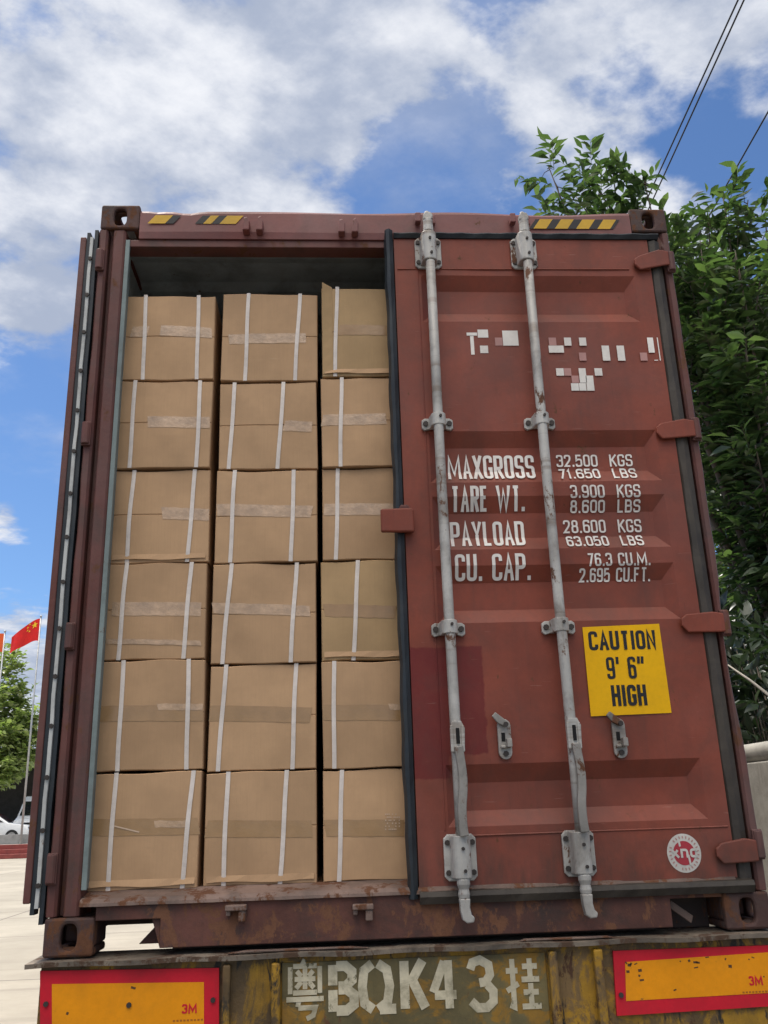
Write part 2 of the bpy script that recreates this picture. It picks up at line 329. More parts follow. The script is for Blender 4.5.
GL = {  # (width, [polyline]); points (x, y, rounded?), '*' first = closed
 'A': (1, [[(0,0,0),(.5,1,0),(1,0,0)], [(.2,.3,0),(.8,.3,0)]]), 'B': (1, [['*',(0,0,0),(1,0,1),(1,.53,1),(0,.53,0)], [(0,.53,0),(0,1,0),(.92,1,1),(.92,.53,1),(.6,.53,0)]]),
 'C': (1, [[(1,.74,0),(1,1,1),(0,1,1),(0,0,1),(1,0,1),(1,.26,0)]]), 'D': (1, [['*',(0,0,0),(1,0,1),(1,1,1),(0,1,0)]]),
 'E': (.9, [[(1,1,0),(0,1,0),(0,0,0),(1,0,0)], [(0,.52,0),(.8,.52,0)]]), 'F': (.9, [[(1,1,0),(0,1,0),(0,0,0)], [(0,.52,0),(.8,.52,0)]]),
 'G': (1, [[(1,.74,0),(1,1,1),(0,1,1),(0,0,1),(1,0,1),(1,.46,0),(.55,.46,0)]]), 'H': (1, [[(0,0,0),(0,1,0)], [(1,0,0),(1,1,0)], [(0,.52,0),(1,.52,0)]]),
 'I': (.12, [[(.5,0,0),(.5,1,0)]]), 'K': (1, [[(0,0,0),(0,1,0)], [(1,1,0),(.08,.45,0)], [(.32,.6,0),(1,0,0)]]), 'L': (.85, [[(0,1,0),(0,0,0),(1,0,0)]]),
 'M': (1.75, [[(0,0,0),(.04,1,0),(.5,.2,0),(.96,1,0),(1,0,0)]]), 'N': (1, [[(0,0,0),(0,1,0),(1,0,0),(1,1,0)]]), 'O': (1, [['*',(0,0,1),(1,0,1),(1,1,1),(0,1,1)]]),
 'P': (1, [[(0,0,0),(0,1,0)], [(0,1,0),(1,1,1),(1,.45,1),(0,.45,0)]]), 'Q': (1.05, [['*',(0,0,1),(1,0,1),(1,1,1),(0,1,1)], [(.62,.2,0),(1.05,-.04,0)]]),
 'R': (1, [[(0,0,0),(0,1,0)], [(0,1,0),(1,1,1),(1,.48,1),(0,.48,0)], [(.5,.48,0),(1,0,0)]]), 'S': (1, [[(1,.74,0),(1,1,1),(0,1,1),(0,.52,1),(1,.52,1),(1,0,1),(0,0,1),(0,.26,0)]]),
 'T': (1, [[(0,1,0),(1,1,0)], [(.5,1,0),(.5,0,0)]]), 'U': (1, [[(0,1,0),(0,0,1),(1,0,1),(1,1,0)]]), 'W': (2.1, [[(0,1,0),(.25,0,0),(.5,.85,0),(.75,0,0),(1,1,0)]]),
 'X': (1, [[(0,0,0),(1,1,0)], [(0,1,0),(1,0,0)]]), 'Y': (1, [[(0,1,0),(.5,.48,0),(1,1,0)], [(.5,.48,0),(.5,0,0)]]),
 '0': (.95, [['*',(0,0,1),(1,0,1),(1,1,1),(0,1,1)]]), '1': (.5, [[(.1,.8,0),(.6,1,0),(.6,0,0)]]), '2': (.95, [[(0,.72,0),(0,1,1),(1,1,1),(1,.6,1),(0,0,0),(1,0,0)]]),
 '3': (.95, [[(0,.78,0),(0,1,1),(1,1,1),(1,.54,1),(.4,.54,0)], [(.6,.54,0),(1,.54,1),(1,0,1),(0,0,1),(0,.22,0)]]), '4': (1, [[(.72,0,0),(.72,1,0)], [(.72,1,0),(0,.28,0),(1,.28,0)]]),
 '5': (.95, [[(.95,1,0),(.05,1,0),(0,.52,0),(.25,.62,1),(1,.62,1),(1,0,1),(0,0,1),(0,.2,0)]]), '6': (.95, [[(1,.8,0),(1,1,1),(0,1,1),(0,.3,0)], ['*',(0,0,1),(1,0,1),(1,.58,1),(0,.58,1)]]),
 '7': (.95, [[(0,1,0),(1,1,0),(.4,0,0)]]), '8': (.95, [['*',(0,0,1),(1,0,1),(1,.53,1),(0,.53,1)], ['*',(.06,.53,1),(.94,.53,1),(.94,1,1),(.06,1,1)]]),
 '9': (.95, [['*',(0,.42,1),(1,.42,1),(1,1,1),(0,1,1)], [(1,.7,0),(1,0,1),(0,0,1),(0,.2,0)]]), '.': (.12, [[(.5,0,0),(.5,.11,0)]]), "'": (.15, [[(.6,1,0),(.4,.70,0)]]), '"': (.62, [[(.2,1,0),(.05,.70,0)], [(1.3,1,0),(1.15,.70,0)]]),
 'x': (.8, [[(0,0,0),(1,.65,0)], [(0,.65,0),(1,0,0)]]), 'n': (.8, [[(0,0,0),(0,.65,0),(1,.65,1),(1,0,0)]]), 'c': (.75, [[(1,.5,0),(1,.65,1),(0,.65,1),(0,0,1),(1,0,1),(1,.15,0)]]), ' ': (.5, []),
}
def strip(poly, w, closed=False):      # mitred stroke outline -> (verts, quads)
    n = len(poly); L, Rr = [], []
    for i in range(n):
        p = Vector(poly[i]); a = Vector(poly[i - 1]) if (i or closed) else None; b = Vector(poly[(i + 1) % n]) if (i < n - 1 or closed) else None
        d1 = (p - a).normalized() if a is not None else None; d2 = (b - p).normalized() if b is not None else None
        d1 = d1 if d1 is not None else d2; d2 = d2 if d2 is not None else d1
        n1 = Vector((-d1.y, d1.x)); n2 = Vector((-d2.y, d2.x)); m = n1 + n2
        m = m.normalized() if m.length > 1e-4 else n1
        k = min(1 / max(m.dot(n1), .3), 2.2) * w / 2
        L.append(p + m * k); Rr.append(p - m * k)
    q = [(i, (i + 1) % n, n + (i + 1) % n, n + i) for i in range(n if closed else n - 1)]
    return L + Rr, q
def text_shapes(txt, x0, x1, z0, z1, sw, word=None):
    """strokes of txt laid between x0..x1 and z0..z1 (already inset by the stroke)"""
    h = z1 - z0; gap = .22; n = len(txt) - 1; u = (x1 - x0 - sw * n) / (sum(GL[c][0] for c in txt) + gap * n); x = x0; res = []; wi = 0
    for k, c in enumerate(txt):
        W, pl = GL[c]
        if c == ' ' and txt[k - 1] != ' ': wi += 1
        for p in (pl if word in (None, wi) else ()):
            cl = p[0] == '*'; pts = [(x + q[0] * W * u, z0 + q[1] * h, q[2]) for q in (p[1:] if cl else p)]
            q = [Vector(a) for a in fillet(pts, .42 * W * u, cl)]
            if not cl:          # square ends
                for e, f in ((0, 1), (-1, -2)):
                    d = (q[e] - q[f]).normalized()
                    if abs(d.y) > .4 and (abs(q[e].y - z0) < 1e-5 or abs(q[e].y - z1) < 1e-5): q[e] = q[e] + d * sw * .5
            res.append(strip(q, sw, cl))
        x += (W + gap) * u + sw
    return res
def shapes_to(mb, shapes, ysurf, mi=0, step=.00035):
    for i, (vs, fs) in enumerate(shapes):
        o = (i % 6) * step
        mb.add([(p.x, ysurf(p.x, p.y) - o, p.y) for p in vs], fs, mi)

# ---------------------------------------------------------------- the setting: yard, terrace, steps
def ground_mat():
    m = bpy.data.materials.new('yard_concrete'); m.use_nodes = True; g = NT(m.node_tree); b = g.n['Principled BSDF']
    o = g.new('ShaderNodeTexCoord').outputs['Object']
    c = g.mix(g.ramp(g.noise(o, .5, 8, .6), .3, .7), c4((.33, .295, .235)), c4((.45, .405, .325)))
    c = g.mix(g.math('MULTIPLY', g.ramp(g.noise(o, 9, 8, .7), .4, .75), .3), c, c4((.33, .29, .23)))
    c = g.mix(g.math('MULTIPLY', g.ramp(g.noise(g.map(o, (.25, 2.2, 1), (0, 0, .3)), 1, 6, .6), .52, .70), .5), c, c4((.24, .21, .17)))
    br = g.new('ShaderNodeTexBrick'); g.put(br.inputs['Vector'], o); br.inputs['Scale'].default_value = .2; br.inputs['Mortar Size'].default_value = .004; br.offset = 0
    br.inputs['Brick Width'].default_value = 1; br.inputs['Row Height'].default_value = .8
    c = g.mix(g.math('MULTIPLY', br.outputs['Fac'], .9), c, c4((.16, .14, .12)))
    g.put(b.inputs['Base Color'], c); b.inputs['Roughness'].default_value = .88
    bp = g.new('ShaderNodeBump'); bp.inputs['Strength'].default_value = .3; bp.inputs['Distance'].default_value = .01; g.put(bp.inputs['Height'], g.noise(o, 40, 6, .7)); g.put(b.inputs['Normal'], bp.outputs[0])
    return m
MB().add([(-600, -600, 0), (600, -600, 0), (600, 1200, 0), (-600, 1200, 0)], [(0, 1, 2, 3)]).build('ground', ground_mat(), kind='structure')
def dark_ground_mat():
    m = bpy.data.materials.new('dark_ground_asphalt'); m.use_nodes = True; g = NT(m.node_tree); b = g.n['Principled BSDF']
    o = g.new('ShaderNodeTexCoord').outputs['Object']
    c = g.mix(g.ramp(g.noise(o, 1.2, 9, .65), .3, .7), c4((.050, .046, .042)), c4((.085, .078, .070)))
    c = g.mix(g.math('MULTIPLY', g.ramp(g.noise(o, 90, 3, .6), .5, .7), .5), c, c4((.16, .15, .135)))
    g.put(b.inputs['Base Color'], c); b.inputs['Roughness'].default_value = .9
    bp = g.new('ShaderNodeBump'); bp.inputs['Strength'].default_value = .5; bp.inputs['Distance'].default_value = .008; g.put(bp.inputs['Height'], g.noise(o, 120, 4, .7)); g.put(b.inputs['Normal'], bp.outputs[0])
    return m
MB().add([(-30, -22, .004), (40, -22, .004), (40, 2.6, .004), (-30, 2.6, .004)], [(0, 1, 2, 3)]).build('added_dark_ground', dark_ground_mat(), kind='structure')  # unseen dark ground, added to cut the light bounced onto the door
m_step = paint('red_step_tile', (.26, .055, .045), .5, dirt=.3, bump=.1)
SY = 42.0
st = MB()
for k in range(3): st.box((-60, SY + .34 * k, .004), (-1.0, SY + .34 * (k + 1) - .003, .20 * (k + 1)))
st.build('steps', m_step, kind='structure', bevel=.012)
m_pave = paint('terrace_paving', (.42, .40, .36), .8, dirt=.3)
MB().box((-60, SY + 1.02, .004), (-1.0, 110, .60)).build('pavement', m_pave, kind='structure')

# ---------------------------------------------------------------- shipping container
CW, CL, CH = 2.438, 12.192, 2.896
cont = thing('shipping_container', 'red-brown steel shipping container with one rear door open, loaded on the trailer', 'container', (0, 0, H))
def part(name, mb, mat, parent=cont, bevel=.003, smooth=False): return mb.build(name, mat, parent, bevel, smooth)
# corner castings
def casting(xs, zs, ys):
    """xs/zs/ys = -1 or +1: which side, bottom or top, rear or front"""
    mb = MB(); wx, wy, wz, t = .162, .178, .118, .027
    x0 = 0 if xs < 0 else CW - wx; z0 = 0 if zs < 0 else CH - wz; y0 = -.004 if ys < 0 else CL - wy + .004
    cx, cy, cz = x0 + wx / 2, y0 + wy / 2, z0 + wz / 2
    oy = y0 if ys < 0 else y0 + wy; mb.holed_plate((cx, oy, cz), (1, 0, 0), (0, 0, 1), (0, -ys, 0), wx, wz, .026, .040, t)
    ya, yb = (y0 + t, y0 + wy) if ys < 0 else (y0, y0 + wy - t); ym, yl = (ya + yb) / 2, yb - ya
    ox = x0 if xs < 0 else x0 + wx; mb.holed_plate((ox, ym, cz), (0, 1, 0), (0, 0, 1), (-xs, 0, 0), yl, wz, .036, .030, t)
    xa, xb = (x0 + t, x0 + wx) if xs < 0 else (x0, x0 + wx - t); xm, xl = (xa + xb) / 2, xb - xa
    oz = z0 if zs < 0 else z0 + wz; mb.holed_plate((xm, ym, oz), (1, 0, 0), (0, 1, 0), (0, 0, -zs), xl, yl, .030, .050, t)
    za, zb = (z0 + t, z0 + wz) if zs < 0 else (z0, z0 + wz - t)
    ix = x0 + wx - t if xs < 0 else x0; mb.box((ix, ya, za), (ix + t, yb, zb))
    iy = yb - t if ys < 0 else ya; xa2, xb2 = (xa, ix) if xs < 0 else (ix + t, xb); mb.box((xa2, iy, za), (xb2, iy + t, zb))
    return part('corner_casting', mb, m_cast, bevel=.009)
for xs in (-1, 1):
    for zs in (-1, 1):
        for ys in (-1, 1): casting(xs, zs, ys)
# rear corner posts: outer J-section, groove, inner face
def post(s):
    X = (lambda x: x) if s < 0 else (lambda x: CW - x)
    mb = MB()
    zz_ = [.12 + (CH - .24) * i / 24 for i in range(25)]
    # slightly battered outer strip (wavy edge)
    vs, fs = [], []
    for i, z in enumerate(zz_):
        dx = .0016 * math.sin(i * 1.9) + .0014 * math.sin(i * .8 + 1)
        if s > 0: dx -= .020 * math.exp(-((z - .95) / .22) ** 2)
        prof = [(0 - dx, .010), (.006 - dx, .0), (.026, .002), (.034, .012), (.034, .10), (0 - dx, .10)]
        vs += [(X(p[0]), p[1], z) for p in prof]
    n = 6
    for i in range(len(zz_) - 1):
        for j in range(n): fs.append((i * n + j, i * n + (j + 1) % n, (i + 1) * n + (j + 1) % n, (i + 1) * n + j))
    fs += [tuple(range(n)), tuple(range(len(vs) - n, len(vs)))]
    mb.add(vs, fs)
    mb.box((X(.0345), .045, .12), (X(.052), .10, CH - .12))
    if s > 0: mb.box((X(.0525), .045, .12), (X(.108), .10, CH - .12))
    else: mb.prism([(X(.0525), .018), (X(.060), .004), (X(.098), .004), (X(.108), .012), (X(.108), .10), (X(.0525), .10)], 'z', .12, CH - .12)
    part('corner_post', mb, m_frame)
    part('lining_strip', MB().box((X(.1085), .006, .20), (X(.126), .02, 2.73)).box((X(.1085), .0201, .20), (X(.112), .10, 2.73)), m_teal)
    # hinge lugs on the post
    for z in (2.62, 1.84, 1.05, .27):
        q = MB().tube([(X(.012), -.012, z - .045), (X(.012), -.012, z + .045)], .017, 12)
        q.box((X(-.004), .0, z - .05), (X(.031), -.016, z + .05))
        part('hinge_lug', q, m_frame, bevel=.004)
post(-1); post(1)
# header with dented upper edge
hv = []
N = 60
for i in range(N + 1):
    x = .163 + (CW - .326) * i / N
    dz = -.012 * math.exp(-((x - .36) / .05) ** 2) - .006 * math.exp(-((x - .24) / .03) ** 2) + .003 * math.sin(x * 9)
    dy = .006 * math.sin(x * 7 + 1)
    hv += [(x, .004, 2.735), (x, -.002 + dy * .3, 2.765), (x, .0 + dy * .5, 2.858 + dz), (x, .008 + dy, 2.872 + dz), (x, .09, 2.845), (x, .09, 2.735)]
hf = [(i * 6 + j, i * 6 + (j + 1) % 6, (i + 1) * 6 + (j + 1) % 6, (i + 1) * 6 + j) for i in range(N) for j in range(6)] + [tuple(range(6)), tuple(range(N * 6, N * 6 + 6))]
part('header', MB().add(hv, hf), m_head, bevel=0)
part('header_lip', MB().box((.11, .012, 2.700), (CW - .11, .088, 2.7335)), m_frame)
for u, v in ((253, 227), (348, 229)):
    p = atl(u, v, -.02); mb = MB()
    for dx in (-.028, .028):
        mb.prism([(p.x + dx - .014, p.z - .03), (p.x + dx + .014, p.z - .03), (p.x + dx + .016, p.z + .012), (p.x + dx + .006, p.z + .034 + .008 * (dx > 0)), (p.x + dx - .008, p.z + .03)], 'y', -.045, -.002)
    part('rod_keeper', mb, m_head, bevel=.004)
# hazard stripes on the header
def hazard(u0, u1, v0, v1, marks, name='hazard_stripe'):
    mb = MB(); a = atl(u0, v0, -.006); b = atl(u1, v1, -.006); z0, z1 = b.z, a.z
    for (f0, f1, mi) in marks:
        x0, x1 = a.x + (b.x - a.x) * f0, a.x + (b.x - a.x) * f1; sh = .032
        mb.add([(x0, -.0055 - .0006 * mi, z0), (x1, -.0055 - .0006 * mi, z0), (x1 + sh, -.0050 - .0006 * mi, z1), (x0 + sh, -.0050 - .0006 * mi, z1)], [(0, 1, 2, 3)], mi)
    part(name, mb, [m_hazk, m_hazy], bevel=0)
hazard(530, 616, 219, 229, [(-.02, .97, 0), (.03, .18, 1), (.28, .43, 1), (.53, .68, 1), (.78, .93, 1)])
hazard(148, 250, 215, 224, [(.12, .25, 0), (0, .17, 1)]); hazard(148, 250, 215, 224, [(.46, .80, 0), (.54, .62, 1), (.70, .86, 1)])
# sill
sm = MB()
X0, X1, n0, n1 = .163, CW - .163, .375, CW - .345
sm.prism([(X0, .105), (n0, .105), (n0, .016), (n1, .016), (n1, .105), (X1, .105), (X1, .150), (X0, .150)], 'y', .0, .012)
part('sill', sm, m_sill)
q = MB()
vs = []
for i in range(41):
    x = .11 + (CW - .22) * i / 40; e = .004 * math.sin(x * 23) + .003 * math.sin(x * 51 + 2)
    vs += [(x, -.014 + e, .1502), (x, -.012 + e, .160), (x, .0 + e * .4, .172), (x, .11, .192), (x, .11, .1502)]
fs = [(i * 5 + j, i * 5 + (j + 1) % 5, i * 5 + 5 + (j + 1) % 5, i * 5 + 5 + j) for i in range(40) for j in range(5)] + [tuple(range(5)), tuple(range(200, 205))]
part('sill_ramp', q.add(vs, fs), m_scuff, bevel=0)
part('sill_gusset_or_backing', MB().prism([(.3745, .012), (.345, .1045), (.3745, .1045)], 'y', .013, .018), m_sill)
part('sill_gusset_or_backing', MB().prism([(.3745, .020), (.3745, .1045), (.29, .020)], 'y', .09, .096), m_sill)
part('sill_gusset_or_backing', MB().prism([(.012, .016), (.20, .016), (.012, .10)], 'x', .376, .384), m_sill)
part('sill_gusset_or_backing', MB().prism([(n1 + .002, .075), (n1 + .012, .098), (n1 + .085, .045), (n1 + .075, .022)], 'y', .03, .04), m_scuff)
part('sill_gusset_or_backing', MB().box((n1 - .0235, .14, -.004), (CW - .165, .15, .16)), m_chassis)  # dark plate added behind the right opening so that it stays dark
part('gap_block_beam', MB().box((.40, .1105, -.004), (n1 - .024, .139, .1495)), m_chassis)  # beam added to close a gap that light came through
for u, v in ((236, 912), (363, 911)):
    p = atl(u, v, -.02); mb = MB().box((p.x - .035, -.036, p.z + .004), (p.x + .035, -.0005, p.z + .022)).box((p.x + .008, -.03, p.z - .03), (p.x + .032, -.0005, p.z + .0035)).box((p.x - .033, -.024, p.z - .012), (p.x - .018, -.0005, p.z + .0035))
    part('rod_keeper', mb, m_scuff, bevel=.004)
# shell: side walls, roof, front end, floor, rails
def corr_wall(x, s):
    mb = MB(); pts = []; y = .104; d = .036
    while y < CL - .2:
        pts += [(y, 0), (y + .07, 0), (y + .138, d), (y + .208, d)]; y += .276
    pts.append((CL - .19, 0)); vs = []
    for (yy, dd) in pts:
        xx = x + s * dd
        vs += [(xx, yy, .165), (xx, yy, CH - .06)]
    fs = [(2 * i, 2 * i + 1, 2 * i + 3, 2 * i + 2) for i in range(len(pts) - 1)]
    return mb.add(vs, fs)
def two_sided(name, out_, in_):        # outside paint on the back face, inside paint on the front face
    m = bpy.data.materials.new(name); m.use_nodes = True; m.node_tree.nodes.clear(); g = NT(m.node_tree)
    return m
part('side_wall', corr_wall(.008, 1), m_wall, bevel=0); part('side_wall', corr_wall(CW - .008, -1), m_wall, bevel=0)
for a, b in ((.046, .049), (CW - .049, CW - .046)): part('side_lining', MB().box((a, .105, .2), (b, CL - .2, CH - .06)), m_inner, bevel=0)
rm = MB(); pts = []; y = .091
while y < CL - .1: pts += [(y, 0), (y + .09, 0), (y + .11, .018), (y + .19, .018)]; y += .21
vs = []
for yy, dd in pts: vs += [(.03, yy, CH - .042 + dd), (CW - .03, yy, CH - .042 + dd)]
part('roof', rm.add(vs, [(2 * i, 2 * i + 1, 2 * i + 3, 2 * i + 2) for i in range(len(pts) - 1)]), m_wall, bevel=0)
rm2 = MB(); pts = []; y = .0925
while y < CL - .1: pts += [(y, 0), (y + .20, 0), (y + .26, .016), (y + .42, .016), (y + .48, 0)]; y += .49
vs = []
for yy, dd in pts: vs += [(.05, yy, CH - .062 + dd), (CW - .05, yy, CH - .062 + dd)]
part('ceiling', rm2.add(vs, [(2 * i, 2 * i + 1, 2 * i + 3, 2 * i + 2) for i in range(len(pts) - 1)]), m_inner, bevel=0)
for xa in (0.0, CW - .06):
    part('top_rail', MB().box((xa, .175, CH - .06), (xa + .06, CL - .175, CH - .001)), m_wall); part('bottom_rail', MB().box((xa + .002, .175, .02), (xa + .05, CL - .175, .164)), m_wall)
part('front_wall', MB().box((.06, CL - .19, .165), (CW - .06, CL - .15, CH - .06)), m_wall)
part('floor', MB().box((.051, .112, .165), (CW - .051, CL - .19, .190)), paint('plywood_floor', (.16, .09, .05), .7))
xb = MB(); y = .4
while y < CL - .3: xb.box((.051, y, .05), (CW - .051, y + .05, .1645)); y += .4
part('floor_beams', xb, m_chassis)

# ---------------------------------------------------------------- closed right door
door = bpy.data.objects.new('door', None); C.objects.link(door); door.parent = cont; door['label'] = 'closed right door with white weight markings'
DX0, DX1, DZ0, DZ1 = 1.236, 2.338, .165, 2.735
yo = -.002
def zs(v, u=520, y=0.0): return atl(u, v, y).z
RX0, RX1, SX = 1.345, 2.262, .045
REC = [(zs(276), zs(322)), (zs(431), zs(482)), (zs(496), zs(549)), (zs(565), zs(622)), (zs(763), zs(825))]
DEP = .029
def depth(x, z):
    for zt, zb in REC:
        if zb < z < zt:
            e = min(1, (zt - z) / .062, (z - zb) / .052, (x - RX0) / SX, (RX1 - x) / SX)
            return DEP * max(0, e)
    return 0
def ysurf(x, z): return yo + depth(x, z)
def atd(u, v):                 # photo point -> point on the corrugated door skin
    y = 0
    for _ in range(12): p = atl(u, v, y); y = ysurf(p.x, p.z)
    return p
xs_ = sorted(set([DX0, RX0, RX0 + SX * .33, RX0 + SX * .66, RX0 + SX, RX1 - SX, RX1 - SX * .66, RX1 - SX * .33, RX1, DX1] + [RX0 + SX + (RX1 - RX0 - 2 * SX) * i / 20 for i in range(21)]))
zl = {DZ0, DZ1, .30, 2.63}
for zt, zb in REC:
    for k in range(4): zl |= {zb + .052 * k / 3, zt - .062 * k / 3}
for z in [DZ0 + (DZ1 - DZ0) * i / 60 for i in range(61)]:
    if not any(zb - .008 < z < zb + .060 or zt - .070 < z < zt + .008 for zt, zb in REC): zl.add(z)
zl = sorted(zl); zk = [zl[0]]
for z in zl[1:]:
    if z - zk[-1] > .002: zk.append(z)
def wob(x, z):
    return .0022 * math.sin(x * 5 + z * 3.1) * math.sin(z * 4.3 + 1) + .0010 * math.sin(x * 13 + 2) * math.sin(z * 9)
vs = [(x, ysurf(x, z) + wob(x, z) * (DX0 + .05 < x < DX1 - .05), z) for z in zk for x in xs_]
nx = len(xs_); fs = []
for j in range(len(zk) - 1):
    for i in range(nx - 1):
        a, b, c, d = j * nx + i, j * nx + i + 1, (j + 1) * nx + i + 1, (j + 1) * nx + i
        da, db, dc, dd = (depth(xs_[q % nx], zk[q // nx]) for q in (a, b, c, d))
        if abs(da + dc - db - dd) < 1e-5: fs.append((a, b, c, d))
        elif abs(da - dc) > abs(db - dd): fs += [(a, b, c), (a, c, d)]      # fold along the hip of the recess
        else: fs += [(a, b, d), (b, c, d)]
pm = MB().add(vs, fs)
t = .05                         # the skin folds back along the edges
for (a, b) in (((DX0, DZ0), (DX0, DZ1)), ((DX1, DZ0), (DX1, DZ1)), ((DX0, DZ0), (DX1, DZ0)), ((DX0, DZ1), (DX1, DZ1))):
    pm.add([(a[0], yo, a[1]), (b[0], yo, b[1]), (b[0], yo + t, b[1]), (a[0], yo + t, a[1])], [(0, 1, 2, 3)])
pm.add([(DX0, yo + t, DZ0), (DX1, yo + t, DZ0), (DX1, yo + t, DZ1), (DX0, yo + t, DZ1)], [(0, 1, 2, 3)])
pm.build('door_panel', m_red, door)
WO = -.0035                     # decals lie this far in front of the skin's own waviness
# weld seams above and below the corrugated sheet, and along the left stile
part('weld_seam', MB().tube([(DX0 + .01, yo - .001, zs(270)), (RX1 - .02, yo - .001, zs(270) + .003)], .0035, 6).tube([(1.33, yo - .001, zs(834)), (DX1 - .01, yo - .001, zs(834) + .002)], .0035, 6)
     .tube([(1.333, yo, .35), (1.332, yo - .0005, 1.6), (1.333, yo, 2.58)], .003, 6), m_red, door, 0)
# gaskets
def gasket(name, x0, x1, z0, z1, mat, y0=-.012, y1=.03, vert=True):
    mb = MB(); n = 40; vs = []
    for i in range(n + 1):
        f = i / n; wv = .0022 * math.sin(i * 1.7) + .0015 * math.sin(i * .63)
        if vert: z = z0 + (z1 - z0) * f; pr = [(x0 + wv, .008), (x0 + .008 + wv, y0), ((x0 + x1) / 2, y0 - .006 + wv), (x1 - .004, y0 + .006), (x1, y1), (x0 + wv, y1)]; vs += [(a, b, z) for a, b in pr]
        else: x = x0 + (x1 - x0) * f; pr = [(z0, y1), (z0, y0 + .005), ((z0 + z1) / 2, y0 - .006 + wv), (z1 - .008, y0 + wv), (z1, .008), (z1, y1)]; vs += [(x, b, a) for a, b in pr]
    fs = [(i * 6 + j, i * 6 + (j + 1) % 6, i * 6 + 6 + (j + 1) % 6, i * 6 + 6 + j) for i in range(n) for j in range(6)] + [tuple(range(6)), tuple(range(n * 6, n * 6 + 6))]
    return part(name, mb.add(vs, fs), mat, door, 0)
gasket('gasket', 1.196, 1.2355, .135, 2.775, m_rubber)
gasket('gasket', DX1 + .0005, 2.395, .14, 2.73, m_rubdirt, y0=-.002)
gasket('gasket', 1.2358, 2.385, 2.7358, 2.768, m_rubber, y0=-.014, vert=False)
gasket('gasket', 1.2358, 2.385, .118, .1645, m_rubdirt, y0=-.022, vert=False)
def bolt(x, y, z, r, par=None): part('bolt', MB().tube([(x, y, z), (x, y - .0075, z)], r, 7), m_bolt, par or door, 0)
